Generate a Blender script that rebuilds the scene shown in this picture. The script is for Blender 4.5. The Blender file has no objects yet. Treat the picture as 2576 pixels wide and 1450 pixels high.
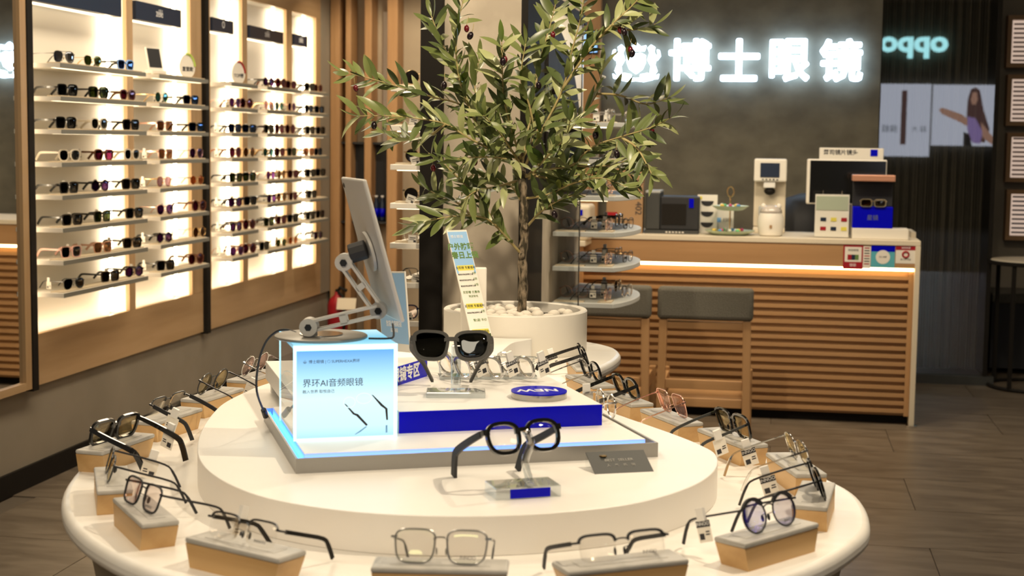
import bpy, math, random
import numpy as np
from mathutils import Matrix, Vector
random.seed(7)
R = math.radians
S = bpy.context.scene
COL = S.collection

# ------------------------------------------------------------------ camera
PW, PH, FPX = 2576, 1450, 3779.27
PITCH, ROLL, YAW, CZ = .0975502, .0129283, -.1739673, 1.5
_cy, _sy, _cp, _sp = math.cos(YAW), math.sin(YAW), math.cos(PITCH), math.sin(PITCH)
FWD = Vector((_sy*_cp, _cy*_cp, -_sp))
_r = Vector((_cy, -_sy, 0)); _u = _r.cross(FWD)
RT = _r*math.cos(ROLL) + _u*math.sin(ROLL)
UPV = _u*math.cos(ROLL) - _r*math.sin(ROLL)
CAM = Vector((0, 0, CZ))
cd = bpy.data.cameras.new('camera'); cam = bpy.data.objects.new('camera', cd); COL.objects.link(cam)
cam.matrix_world = Matrix(((RT.x, UPV.x, -FWD.x, 0), (RT.y, UPV.y, -FWD.y, 0), (RT.z, UPV.z, -FWD.z, CZ), (0, 0, 0, 1)))
cd.sensor_width = 36; cd.lens = FPX/PW*36; cd.clip_start = .05
cd.dof.use_dof = True; cd.dof.focus_distance = 3.5; cd.dof.aperture_fstop = 6.6
S.camera = cam
S.view_settings.view_transform = 'Standard'; S.view_settings.look = 'None'
S.view_settings.gamma = 1; S.view_settings.exposure = 0.06
S.cycles.max_bounces = 9; S.cycles.transparent_max_bounces = 24; S.cycles.transmission_bounces = 8
S.cycles.caustics_reflective = False; S.cycles.caustics_refractive = False
S.cycles.sample_clamp_indirect = 4.0

def ray(px, py): return RT*((px-PW/2)/FPX) - UPV*((py-PH/2)/FPX) + FWD
def atz(px, py, z): d = ray(px, py); return CAM + d*((z-CZ)/d.z)
def aty(px, py, y): d = ray(px, py); return CAM + d*(y/d.y)
def atx(px, py, x): d = ray(px, py); return CAM + d*(x/d.x)
def atd(px, py, w): return CAM + ray(px, py)*w

# ------------------------------------------------------------------ world and lights
w = bpy.data.worlds.new('world'); S.world = w; w.use_nodes = True
bg = w.node_tree.nodes['Background']; bg.inputs[0].default_value = (1.0, .84, .65, 1); bg.inputs[1].default_value = .14
WARM = (1.0, .83, .60)
def spot(name, loc, target, power, size=60, blend=.5, rad=.035, col=WARM):
    l = bpy.data.lights.new(name, 'SPOT'); l.energy = power; l.spot_size = R(size); l.spot_blend = blend
    l.shadow_soft_size = rad; l.color = col
    o = bpy.data.objects.new(name, l); COL.objects.link(o); o.location = loc
    o.rotation_euler = (Vector(target)-Vector(loc)).to_track_quat('-Z', 'Y').to_euler()
    return o
SPOTS = [  # location, target, watts, cone
    ((.75, 2.55, 3.0), (-.60, 2.55, .95), 140, 62),
    ((.10, 4.10, 3.0), (-.30, 3.05, .95), 74, 50),
    ((-1.5, 3.3, 3.0), (-1.0, 2.7, .95), 16, 60),
    ((-.30, 2.6, 3.0), (-.85, 4.2, 1.2), 230, 42),
    ((-.85, 4.0, 3.05), (-1.05, 5.3, 2.3), 130, 50),
    ((.3, 5.3, 3.0), (-.7, 6.2, 1.2), 160, 50),
    ((-1.9, 5.2, 3.0), (-1.4, 5.6, 1.2), 80, 50),
    ((-.2, 6.9, 3.0), (-.3, 8.4, .95), 62, 70),
    ((.9, 7.2, 3.0), (.6, 8.6, .8), 36, 70),
    ((-2.2, 9.2, 3.0), (-2.8, 10.2, .9), 80, 80),
]
AREAS = [  # location, size x, size y, watts: unseen fill lights added under the ceiling to brighten the room
    ((-2.0, 5.6, 3.15), .5, 5.0, 85), ((.2, 6.9, 3.15), 2.2, .5, 44), ((1.6, 5.0, 3.15), .5, 4.0, 14), ((-1.0, .3, 3.15), 2.2, 1.4, 66),
]
for a, sx, sy, p in AREAS:
    l = bpy.data.lights.new('ceiling_fill_light', 'AREA'); l.shape = 'RECTANGLE'; l.size = sx; l.size_y = sy; l.energy = p; l.color = WARM
    o = bpy.data.objects.new('ceiling_fill_light', l); COL.objects.link(o); o.location = a
for i, (a, b, p, s) in enumerate(SPOTS): spot('track_spot_light', a, b, p, s)

# ------------------------------------------------------------------ materials
MATS = {}
def mat(name, base=(.8, .8, .8), rough=.5, metal=0, spec=.5, emit=None, es=0, trans=0, ior=1.45, alpha=1, coat=0):
    if name in MATS: return MATS[name]
    m = bpy.data.materials.new(name); m.use_nodes = True
    b = m.node_tree.nodes['Principled BSDF']; I = b.inputs
    I['Base Color'].default_value = (*base, 1); I['Roughness'].default_value = rough; I['Metallic'].default_value = metal
    I['Specular IOR Level'].default_value = spec; I['Transmission Weight'].default_value = trans; I['IOR'].default_value = ior
    I['Coat Weight'].default_value = coat
    if emit: I['Emission Color'].default_value = (*emit, 1); I['Emission Strength'].default_value = es
    MATS[name] = m; return m
def noisy(name, c1, c2, scale=(8, 8, 8), rough=.5, detail=5, bump=0, lo=.35, hi=.65, dist=0, spec=.5, coord='Object'):
    m = mat(name, c1, rough, spec=spec); nt = m.node_tree; b = nt.nodes['Principled BSDF']
    tc = nt.nodes.new('ShaderNodeTexCoord'); mp = nt.nodes.new('ShaderNodeMapping'); n = nt.nodes.new('ShaderNodeTexNoise')
    mp.inputs['Scale'].default_value = scale; n.inputs['Scale'].default_value = 1; n.inputs['Detail'].default_value = detail
    n.inputs['Distortion'].default_value = dist
    cr = nt.nodes.new('ShaderNodeValToRGB'); e = cr.color_ramp.elements
    e[0].position = lo; e[1].position = hi; e[0].color = (*c1, 1); e[1].color = (*c2, 1)
    L = nt.links.new
    L(tc.outputs[coord], mp.inputs[0]); L(mp.outputs[0], n.inputs['Vector']); L(n.outputs['Fac'], cr.inputs[0]); L(cr.outputs[0], b.inputs['Base Color'])
    if bump:
        bp = nt.nodes.new('ShaderNodeBump'); bp.inputs['Strength'].default_value = bump; bp.inputs['Distance'].default_value = .01
        L(n.outputs['Fac'], bp.inputs['Height']); L(bp.outputs[0], b.inputs['Normal'])
    return m
def emis(name, col, strength):
    if name in MATS: return MATS[name]
    m = bpy.data.materials.new(name); m.use_nodes = True; nt = m.node_tree; nt.nodes.clear()
    e = nt.nodes.new('ShaderNodeEmission'); o = nt.nodes.new('ShaderNodeOutputMaterial')
    e.inputs[0].default_value = (*col, 1); e.inputs[1].default_value = strength
    nt.links.new(e.outputs[0], o.inputs[0]); MATS[name] = m; return m
def emis_grad(name, stops, strength, axis=2):
    m = emis(name, (1, 1, 1), strength); nt = m.node_tree; e = nt.nodes['Emission']
    tc = nt.nodes.new('ShaderNodeTexCoord'); sp = nt.nodes.new('ShaderNodeSeparateXYZ'); cr = nt.nodes.new('ShaderNodeValToRGB')
    nt.links.new(tc.outputs['Generated'], sp.inputs[0]); nt.links.new(sp.outputs[axis], cr.inputs[0]); nt.links.new(cr.outputs[0], e.inputs[0])
    el = cr.color_ramp.elements
    el[0].position, el[0].color = stops[0][0], (*stops[0][1], 1)
    el[1].position, el[1].color = stops[-1][0], (*stops[-1][1], 1)
    for p, c in stops[1:-1]: x = el.new(p); x.color = (*c, 1)
    return m
def lensmat(name, tint, refl=(1, 1, 1), k=.08, rough=.02):
    """see-through sheet: tinted transparent plus a fresnel/constant coating reflection"""
    if name in MATS: return MATS[name]
    m = bpy.data.materials.new(name); m.use_nodes = True; nt = m.node_tree; nt.nodes.clear(); L = nt.links.new
    t = nt.nodes.new('ShaderNodeBsdfTransparent'); g = nt.nodes.new('ShaderNodeBsdfGlossy'); mx = nt.nodes.new('ShaderNodeMixShader')
    f = nt.nodes.new('ShaderNodeFresnel'); a = nt.nodes.new('ShaderNodeMath'); a.operation = 'ADD'; o = nt.nodes.new('ShaderNodeOutputMaterial')
    t.inputs[0].default_value = (*tint, 1); g.inputs[0].default_value = (*refl, 1); g.inputs['Roughness'].default_value = rough
    f.inputs[0].default_value = 1.45; a.inputs[1].default_value = k; a.use_clamp = True
    gm = nt.nodes.new('ShaderNodeNewGeometry'); iv = nt.nodes.new('ShaderNodeMath'); iv.operation = 'SUBTRACT'; iv.inputs[0].default_value = 1; ml = nt.nodes.new('ShaderNodeMath'); ml.operation = 'MULTIPLY'
    L(gm.outputs['Backfacing'], iv.inputs[1]); L(f.outputs[0], a.inputs[0]); L(a.outputs[0], ml.inputs[0]); L(iv.outputs[0], ml.inputs[1]); L(ml.outputs[0], mx.inputs[0]); L(t.outputs[0], mx.inputs[1]); L(g.outputs[0], mx.inputs[2]); L(mx.outputs[0], o.inputs[0])
    MATS[name] = m; return m

noisy('white_top', (.80, .77, .72), (.86, .84, .80), (2, 2, 2), .32)
noisy('marble', (.80, .77, .71), (.84, .82, .78), (3, 9, 3), .30, dist=1.5)
mat('white', (.80, .78, .74), .4); mat('warm_white', (.78, .74, .66), .45); mat('cream', (.70, .62, .48), .5)
noisy('taupe', (.26, .21, .15), (.30, .25, .18), (3, 3, 3), .6)
noisy('maple', (.44, .29, .15), (.53, .36, .20), (14, 14, 1.2), .42, detail=6)
noisy('maple_y', (.44, .29, .15), (.53, .36, .20), (14, 1.2, 14), .42, detail=6)
noisy('oak', (.36, .20, .085), (.45, .26, .12), (1.2, 14, 14), .45, detail=6)
noisy('oak_v', (.36, .20, .085), (.45, .26, .12), (14, 14, 1.2), .45, detail=6)
noisy('block_wood', (.50, .30, .12), (.62, .40, .18), (1.5, 22, 30), .42, detail=6)
noisy('block_top', (.38, .365, .335), (.47, .45, .415), (14, 30, 14), .45, dist=1)
noisy('grey_wall', (.28, .245, .19), (.32, .28, .22), (3, 3, 3), .85)
noisy('beige_wall', (.42, .34, .24), (.46, .38, .27), (3, 3, 3), .85)
noisy('sign_wall', (.092, .084, .062), (.140, .128, .094), (5, 5, 7), .75, detail=8, bump=.15)
noisy('concrete', (.42, .36, .28), (.54, .47, .37), (7, 7, 7), .8, detail=8, bump=.25)
noisy('stone_tile', (.118, .092, .066), (.195, .158, .118), (3.5, 13, 3), .35, detail=8, dist=.8)
mat('grout', (.11, .088, .064), .7)
mat('black', (.014, .012, .010), .6, spec=.15); mat('black_gloss', (.008, .008, .008), .12, coat=.5); mat('soft_black', (.02, .02, .022), .6)
mat('navy', (.012, .022, .05), .4); mat('blue', (.001, .001, .52), .25, spec=.18); mat('dark_grey', (.045, .047, .045), .55)
mat('steel', (.55, .54, .52), .28, 1); mat('brushed', (.40, .385, .36), .42, .85); mat('chrome', (.75, .74, .72), .12, 1); mat('gold', (.80, .56, .26), .2, 1)
mat('rose', (.85, .55, .45), .22, 1); mat('gunmetal', (.10, .10, .10), .3, .9); mat('grey_matte', (.055, .050, .042), .5); mat('alu', (.60, .585, .55), .38, .15)
mat('text_grey', (.32, .31, .28), .5); mat('pale_photo', (.42, .47, .36), .4); mat('puck', (.42, .40, .36), .12, .7); mat('disc_grey', (.24, .23, .205), .42, .3); mat('lip_grey', (.20, .20, .175), .5); mat('shelf_grey', (.46, .47, .45), .5); mat('kraft', (.36, .22, .11), .75); mat('mat_card', (.50, .42, .30), .8)
noisy('fabric', (.105, .098, .08), (.145, .135, .11), (220, 220, 220), .95, bump=.4)
mat('red', (.35, .012, .02), .35); mat('paper', (.80, .76, .68), .6); mat('text_dark', (.03, .03, .035), .6); mat('text_white', (.85, .85, .85), .5)
mat('green_text', (.12, .22, .06), .6); mat('yellow', (.75, .65, .10), .5); mat('sky_blue', (.20, .45, .80), .45); mat('pale_green', (.45, .62, .12), .5)
mat('pebble', (.78, .72, .62), .55); mat('soil', (.03, .02, .015), .9); mat('olive_dark', (.012, .006, .008), .18); mat('olive_red', (.11, .008, .012), .2)
noisy('bark', (.035, .028, .014), (.27, .21, .14), (75, 75, 30), .9, detail=7, bump=1.0, lo=.42, hi=.60)
noisy('twig', (.30, .23, .09), (.42, .34, .15), (40, 40, 40), .6)
lensmat('acrylic', (.80, .83, .84), (1, 1, 1), .22); mat('mirror', (.80, .80, .78), .015, 1)
lensmat('clear_sheet', (.97, .98, .98), k=.03)
lensmat('clear_lens', (.985, .98, .975), (1, .93, .8), .03); lensmat('pink_lens', (.965, .93, .92), (1, .72, .66), .16)
lensmat('gold_lens', (.965, .94, .87), (1, .84, .50), .12); lensmat('violet_lens', (.95, .95, .985), (.36, .30, 1), .34); lensmat('green_coat_lens', (.975, .965, .96), (.8, 1, .55), .05)
lensmat('black_lens', (0.070, 0.070, 0.064), (.7, .75, .8), .05); lensmat('brown_lens', (0.274, 0.183, 0.119), (1, .85, .7), .05); lensmat('green_lens', (0.119, 0.142, 0.070), (.8, 1, .8), .05)
lensmat('purple_lens', (0.158, 0.070, 0.183), (.6, .5, 1), .12); lensmat('burgundy_lens', (0.158, 0.046, 0.090), (1, .6, .8), .06); lensmat('blue_lens', (0.046, 0.064, 0.119), (.3, .5, 1), .22)
lensmat('teal_lens', (0.119, 0.209, 0.200), (.4, .9, 1), .16); lensmat('orange_lens', (0.64, 0.36, 0.23), (1, .6, .4), .1); lensmat('grey_lens', (0.183, 0.183, 0.200), (.7, .75, .85), .25)
lensmat('grad_lens', (0.56, 0.43, 0.47), (.9, .7, 1), .08)
lensmat('shop_glass', (.86, .87, .86), (1, 1, 1), .07, .01)
mat('clear_frame', (.95, .92, .88), .06, trans=.85, ior=1.3); mat('pink_frame', (.75, .45, .38), .25); mat('tortoise', (.13, .05, .015), .15, coat=.5); mat('cream_frame', (.75, .68, .56), .25)
mat('navy_frame', (.01, .015, .06), .2); mat('brown_frame', (.16, .06, .03), .2)
def leafmat(name, c, back):
    m = mat(name, c, .34, spec=.5); nt = m.node_tree; b = nt.nodes['Principled BSDF']; L = nt.links.new
    g = nt.nodes.new('ShaderNodeNewGeometry'); mx = nt.nodes.new('ShaderNodeMixRGB'); mx.inputs[1].default_value = (*c, 1); mx.inputs[2].default_value = (*back, 1)
    L(g.outputs['Backfacing'], mx.inputs[0]); L(mx.outputs[0], b.inputs['Base Color'])
    b.inputs['Subsurface Weight'].default_value = 0
    return m
leafmat('leaf_a', (.085, .130, .020), (.16, .19, .06)); leafmat('leaf_b', (.050, .085, .014), (.11, .14, .04)); leafmat('leaf_c', (.22, .26, .055), (.32, .34, .15)); leafmat('leaf_d', (.026, .048, .009), (.07, .095, .03))
emis('led_warm', (1.0, .81, .56), 17.0); emis('led_header', (1.0, .80, .52), 3.5); emis('led_soft', (1.0, .80, .50), 5.0); emis('led_counter', (1.0, .68, .32), 11.0); emis('sign_light', (.55, .76, 1.0), 11.0)
emis('led_blue', (.03, .22, 1.0), 8.0); emis('led_cyan', (.45, .88, 1.0), 2.2); emis('screen_blue', (.30, .55, .95), 1.3); emis('oppo_light', (.45, .95, 1.0), 7.0)
emis('store_white', (.66, .70, .82), 3.8); emis('glow_frame', (1, .74, .58), .55); emis('lamp_face', (1, .85, .6), 6)

# ------------------------------------------------------------------ mesh helpers
class MB:
    def __init__(s): s.v = []; s.f = []
    def add(s, vs, fs):
        n = len(s.v); s.v += [tuple(p) for p in vs]; s.f += [tuple(i+n for i in f) for f in fs]; return s
    def box(s, x0, x1, y0, y1, z0, z1):
        return s.add([(x0, y0, z0), (x1, y0, z0), (x1, y1, z0), (x0, y1, z0), (x0, y0, z1), (x1, y0, z1), (x1, y1, z1), (x0, y1, z1)],
                     [(3, 2, 1, 0), (4, 5, 6, 7), (0, 1, 5, 4), (1, 2, 6, 5), (2, 3, 7, 6), (3, 0, 4, 7)])
    def prism(s, pts, z0, z1, top=None):
        n = len(pts); top = top or pts
        return s.add([(p[0], p[1], z0) for p in pts]+[(p[0], p[1], z1) for p in top],
                     [tuple(range(n-1, -1, -1)), tuple(range(n, 2*n))]+[(i, (i+1) % n, n+(i+1) % n, n+i) for i in range(n)])
    def tube(s, pts, rad, n=8, cap=True):
        pts = [Vector(p) for p in pts]; rs = rad if isinstance(rad, (list, tuple)) else [rad]*len(pts)
        vs = []; prev = None
        for i, p in enumerate(pts):
            d = (pts[min(i+1, len(pts)-1)]-pts[max(i-1, 0)]).normalized()
            if prev is None:
                a = Vector((0, 0, 1)) if abs(d.z) < .9 else Vector((1, 0, 0))
                prev = d.cross(a).normalized()
            prev = (prev-d*prev.dot(d)).normalized(); q = d.cross(prev)
            for k in range(n):
                t = 2*math.pi*k/n; vs.append(p+(prev*math.cos(t)+q*math.sin(t))*rs[i])
        m = len(pts); fs = [(i*n+k, i*n+(k+1) % n, (i+1)*n+(k+1) % n, (i+1)*n+k) for i in range(m-1) for k in range(n)]
        if cap: fs += [tuple(range(n-1, -1, -1)), tuple((m-1)*n+k for k in range(n))]
        return s.add(vs, fs)
    def loop(s, pts, rad, n=6):
        pts = [Vector(p) for p in pts]; m = len(pts); vs = []
        c = sum(pts, Vector())/m; nrm = (pts[0]-c).cross(pts[m//4]-c).normalized()
        for i, p in enumerate(pts):
            d = (pts[(i+1) % m]-pts[i-1]).normalized(); a = d.cross(nrm).normalized()
            for k in range(n):
                t = 2*math.pi*k/n; vs.append(p+(a*math.cos(t)+nrm*math.sin(t))*rad)
        return s.add(vs, [(i*n+k, i*n+(k+1) % n, ((i+1) % m)*n+(k+1) % n, ((i+1) % m)*n+k) for i in range(m) for k in range(n)])
    def sweep(s, pts, ww, hh, side, n=None):
        """rectangular section: ww along side vector, hh across"""
        pts = [Vector(p) for p in pts]; sd = Vector(side).normalized(); vs = []; m = len(pts)
        for i, p in enumerate(pts):
            d = (pts[min(i+1, m-1)]-pts[max(i-1, 0)]).normalized(); q = d.cross(sd).normalized()
            a, b = ww[i]/2, hh[i]/2
            vs += [p+sd*a+q*b, p-sd*a+q*b, p-sd*a-q*b, p+sd*a-q*b]
        fs = [(i*4+k, i*4+(k+1) % 4, (i+1)*4+(k+1) % 4, (i+1)*4+k) for i in range(m-1) for k in range(4)]+[(3, 2, 1, 0), tuple((m-1)*4+k for k in range(4))]
        return s.add(vs, fs)
    def lathe(s, prof, n=32, c=(0, 0, 0)):
        m = len(prof); vs = [(c[0]+r*math.cos(2*math.pi*k/n), c[1]+r*math.sin(2*math.pi*k/n), c[2]+z) for r, z in prof for k in range(n)]
        fs = [(i*n+k, i*n+(k+1) % n, (i+1)*n+(k+1) % n, (i+1)*n+k) for i in range(m-1) for k in range(n)]
        fs += [tuple(range(n-1, -1, -1)), tuple((m-1)*n+k for k in range(n))]
        return s.add(vs, fs)
    def ball(s, c, rx, ry, rz, n=10, m=6):
        vs = [(c[0], c[1], c[2]-rz)]+[(c[0]+rx*math.cos(2*math.pi*k/n)*math.sin(math.pi*j/m), c[1]+ry*math.sin(2*math.pi*k/n)*math.sin(math.pi*j/m), c[2]-rz*math.cos(math.pi*j/m)) for j in range(1, m) for k in range(n)]+[(c[0], c[1], c[2]+rz)]
        fs = [(0, 1+(k+1) % n, 1+k) for k in range(n)]
        fs += [(1+(j-1)*n+k, 1+(j-1)*n+(k+1) % n, 1+j*n+(k+1) % n, 1+j*n+k) for j in range(1, m-1) for k in range(n)]
        e = 1+(m-1)*n; fs += [(e, 1+(m-2)*n+k, 1+(m-2)*n+(k+1) % n) for k in range(n)]
        return s.add(vs, fs)
    def mesh(s, name, m, smooth=False):
        me = bpy.data.meshes.new(name); me.from_pydata(s.v, [], s.f); me.update()
        if m: me.materials.append(MATS[m] if isinstance(m, str) else m)
        if smooth: me.shade_smooth()
        return me
    def build(s, name, m, parent=None, smooth=False, bevel=0, seg=2, auto=False):
        o = bpy.data.objects.new(name, s.mesh(name, m, smooth)); COL.objects.link(o); o.parent = parent
        if bevel:
            b = o.modifiers.new('bevel', 'BEVEL'); b.width = bevel; b.segments = seg; b.limit_method = 'ANGLE'; b.angle_limit = R(40)
        if auto: o.data.shade_smooth(); o.data.set_sharp_from_angle(angle=R(38))
        return o
def tag(o, label, cat, group=None, kind=None):
    if label: o['label'] = label
    if cat: o['category'] = cat
    if group: o['group'] = group
    if kind: o['kind'] = kind
    return o
def thing(name, label, cat, loc=(0, 0, 0), rot=(0, 0, 0), group=None, mw=None):
    o = bpy.data.objects.new(name, None); COL.objects.link(o); o.empty_display_size = .05
    if mw is not None: o.matrix_world = mw
    else: o.location = loc; o.rotation_euler = rot
    return tag(o, label, cat, group)
def struct(o): o['kind'] = 'structure'; return o
def inst(mesh, name, parent, mw=None, loc=None, rot=None):
    o = bpy.data.objects.new(name, mesh); COL.objects.link(o); o.parent = parent
    if mw is not None: o.matrix_local = mw
    if loc is not None: o.location = loc
    if rot is not None: o.rotation_euler = rot
    return o
def basis(o, x, y, z=None):
    x = Vector(x).normalized(); y = Vector(y); y = (y-x*y.dot(x)).normalized(); z = x.cross(y)
    return Matrix(((x.x, y.x, z.x, o[0]), (x.y, y.y, z.y, o[1]), (x.z, y.z, z.z, o[2]), (0, 0, 0, 1)))
def text(name, body, size, m, mw, parent=None, ext=.0006, off=0, align='CENTER', res=3, sx=1):
    c = bpy.data.curves.new(name, 'FONT'); c.body = body; c.size = size; c.extrude = ext; c.offset = off; c.align_x = align; c.align_y = 'CENTER'; c.resolution_u = res
    o = bpy.data.objects.new(name, c); COL.objects.link(o)
    me = bpy.data.meshes.new_from_object(o.evaluated_get(bpy.context.evaluated_depsgraph_get()))
    bpy.data.objects.remove(o); bpy.data.curves.remove(c)
    if sx != 1:
        for v in me.vertices: v.co.x *= sx
    me.materials.clear(); me.materials.append(MATS[m]); me.name = name
    t = bpy.data.objects.new(name, me); COL.objects.link(t); t.parent = parent; t.matrix_local = mw
    return t
def spline(P, per=6, closed=True):
    n = len(P); out = []
    for i in range(n if closed else n-1):
        p0, p1, p2, p3 = [Vector(P[(i+k) % n] if closed else P[min(max(i+k, 0), n-1)]) for k in (-1, 0, 1, 2)]
        for j in range(per):
            t = j/per; out.append(.5*((2*p1)+(p2-p0)*t+(2*p0-5*p1+4*p2-p3)*t*t+(3*p1-p0-3*p2+p3)*t**3))
    if not closed: out.append(Vector(P[-1]))
    return out
def XF(*rows): return Matrix(rows)

# ================================================================== ROOM SHELL
fl = struct(MB().box(-3.4, 5.2, -11, 11.6, -.06, -.006).build('floor', 'grout'))
tm = MB().box(-.598, .598, -.298, .298, -.012, 0).mesh('tile', 'stone_tile')
for iy in range(16):
    for ix in range(6):
        y = 1.2+iy*.6; x = -3.0+ix*1.2+(.6 if iy % 2 else 0)
        if x > 3.2 or y > 10.8: continue
        inst(tm, 'tile', fl, loc=(x, y, 0))
wl = struct(MB().box(-3.45, -3.25, 2.0, 10.6, 0, 3.2).box(-3.25, -3.12, 2.0, 10.4, 0, .43).box(-3.25, -3.10, 9.975, 10.4, .43, 3.2).build('wall_left', 'grey_wall'))
struct(MB().box(-3.12, -3.105, 2.0, 9.97, 0, .095).build('baseboard_left', 'black'))
struct(MB().box(-3.25, -1.27, 10.35, 10.6, 0, 3.2).build('wall_back_left', 'beige_wall'))
struct(MB().box(-1.15, .615, 9.80, 10.0, 0, 3.2).build('wall_sign', 'sign_wall'))
struct(MB().box(.55, 5.0, 10.95, 11.2, 0, 3.2).build('wall_back_right', 'grey_wall'))
struct(MB().box(-3.4, 5.0, 1.0, 11.2, 3.2, 3.3).build('ceiling', 'grey_wall'))
# wooden pilaster at the left end of the sign wall
struct(MB().box(-1.28, -1.151, 9.72, 10.0, 0, 3.2).build('trim_1', 'oak_v'))

# vertical timber fins on the back wall
for x0, x1 in ((-3.095, -3.025), (-2.985, -2.945), (-2.848, -2.798), (-2.686, -2.612)):
    tag(MB().box(x0, x1, 10.18, 10.35, 0, 3.2).build('timber_fin', 'oak_v', bevel=.004),
        {-3.095: 'vertical timber fin in the corner by the lit sunglasses wall', -2.985: 'narrow second timber fin from the corner on the back wall',
         -2.848: 'third timber fin from the corner on the back wall', -2.686: 'widest timber fin, nearest the concrete column'}[x0], 'timber fin', 'timber fins on the back wall')
t = thing('wall_cabinet', 'dark open wall cabinet behind the timber fins', 'cabinet', (0, 0, 0))
MB().box(-3.02, -2.69, 10.30, 10.349, .92, 1.47).build('back_board', 'soft_black', t)
MB().box(-3.03, -2.68, 10.22, 10.349, 1.465, 1.48).build('top_board', 'soft_black', t)
MB().box(-3.03, -2.68, 10.22, 10.349, .91, .925).build('bottom_board', 'soft_black', t)
for i, x in enumerate((-2.785, -2.74)):
    t = thing('water_bottle', ('clear blue-labelled bottle standing left in the dark wall cabinet', 'clear blue-labelled bottle standing right in the dark wall cabinet')[i], 'bottle', (x, 10.27, .926), group='bottles in the wall cabinet')
    MB().lathe([(.018, 0), (.02, .01), (.02, .12), (.009, .15), (.009, .165)], 12).build('body', 'navy', t, True)
    MB().lathe([(.0205, .03), (.0205, .09)], 12).build('paper_label', 'blue', t, True)
    MB().lathe([(.011, .165), (.011, .18)], 10).build('cap', 'white', t, True)
tag(MB().box(-2.755, -2.715, 10.325, 10.349, 1.48, 2.39).build('conduit_cover', 'warm_white', bevel=.003), 'pale vertical conduit strip on the back wall between fins', 'conduit')

# fire extinguisher with hanging card
t = thing('fire_extinguisher', 'red fire extinguisher in the far left corner', 'extinguisher', (-2.97, 9.95, 0))
MB().lathe([(.05, 0), (.07, .01), (.07, .36), (.055, .40), (.02, .43), (.02, .45)], 20).build('cylinder', 'red', t, True)
MB().tube([(0, 0, .45), (.02, -.01, .48), (.07, -.02, .46)], .012, 6).build('handle', 'black', t)
MB().tube([(-.01, 0, .46), (.05, -.04, .42), (.07, -.06, .28), (.06, -.08, .12)], .011, 6).build('hose', 'black', t, True)
o = MB().box(-.065, .065, -.002, .002, -.045, .045).build('inspection_card', 'cream', t); o.location = (.085, -.075, .375); o.rotation_euler = (R(-35), 0, R(8))

# ------------------------------------------------------------------ mirror at far left
t = thing('wall_mirror', 'tall wood-framed wall mirror left of the sunglasses wall', 'mirror', (-3.12, 0, 0))
MB().box(.0, .025, 4.4, 5.785, .462, 2.75).build('glass', 'mirror', t)
MB().box(0, .04, 5.785, 5.836, .43, 2.8).build('stile', 'maple', t)
MB().box(0, .04, 4.3, 5.785, .43, .462).build('rail', 'maple_y', t)

# ------------------------------------------------------------------ lit sunglasses wall
BAYS = dict(A=(5.91, 6.86, 5.952, 6.82), B=(6.93, 7.66, 6.98, 7.62), C=(7.94, 8.445, 7.97, 8.39), D=(8.53, 9.25, 8.56, 9.195), E=(9.36, 9.87, 9.38, 9.79))
SHZ = [1.803-i*(1.803-.827)/7 for i in range(8)]
XF_, XB = -2.985, -3.20
def unit(label, y0, y1, bays, heads):
    t = thing('wall_display', label, 'display unit', (0, 0, 0))
    ed = [y0]+[v for b in bays for v in BAYS[b][:2]]+[y1]
    for i in range(0, len(ed), 2): MB().box(-3.119, -3.10, ed[i], ed[i+1], .652, 2.31).build('stile', 'maple', t)
    for i in range(0, len(ed)-1, 2):
        pass
    MB().box(-3.119, -3.10, y0, y1, .43, .651).build('bottom_panel', 'maple_y', t)
    MB().box(-3.119, -3.10, y0, y1, 2.311, 2.75).build('top_panel', 'maple_y', t)
    for b in bays:
        a0, a1, s0, s1 = BAYS[b]
        MB().box(XB-.01, XB, a0-.008, a1+.008, .62, 2.322).build('back_panel', 'warm_white', t)
        MB().box(XB, -3.12, a1, a1+.008, .622, 2.317).build('jamb', 'warm_white', t)
        MB().box(XB, -3.12, a0-.008, a0, .622, 2.317).build('jamb', 'warm_white', t)
        MB().box(XB, -3.12, a0, a1, .622, .632).build('ledge', 'warm_white', t); MB().box(-3.132, -3.122, a0+.02, a1-.02, .6325, .641).build('led_strip', 'led_warm', t)
        MB().box(XB, -3.12, a0, a1, 2.31, 2.32).build('niche_top', 'warm_white', t)
        MB().box(XB+.022, XB+.036, a1-.062, a1-.046, .655, 2.305).build('led_strip', 'led_warm', t)
        MB().box(XB+.022, XB+.036, a0+.010, a0+.026, .655, 2.305).build('led_strip', 'led_warm', t)  # hidden strip added at the near jamb to brighten that side of the niche
        for z in SHZ:
            sh = MB().box(XB, XF_-.003, s0, s1, z-.019, z).build('shelf', 'warm_white', t)
            MB().box(XF_-.003, XF_, s0, s1, z-.019, z).build('front_lip', 'lip_grey', sh)
            MB().box(XF_-.075, XF_-.012, s0+.02, s1-.02, z, z+.005).build('display_mat', 'mat_card', sh)
            MB().box(XF_-.05, XF_-.035, s0+.01, s1-.01, z-.0195, z-.0188).build('led', 'led_soft', sh)
        h0, h1, z0, z1, word = heads[b]
        hd = MB().box(-3.125, -3.085, h0, h1, z0, z1).build('header_sign', 'navy', t, bevel=.002)
        MB().box(-3.16, -3.13, h0, h1, z0-.004, z0+.006).build('led_strip', 'led_header', t)
        text('lettering', word, .055, 'text_white', basis((-3.0845, (h0+h1)/2, (z0+z1)/2+.004), (0, 1, 0), (0, 0, 1)), hd, .0004)
    return t
unit('first lit wood display unit of the sunglasses wall, nearest the mirror', 5.892, 7.812, 'AB',
     dict(A=(5.93, 6.775, 2.06, 2.30, 'zélé'), B=(6.94, 7.50, 2.065, 2.155, 'zélé')))
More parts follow.
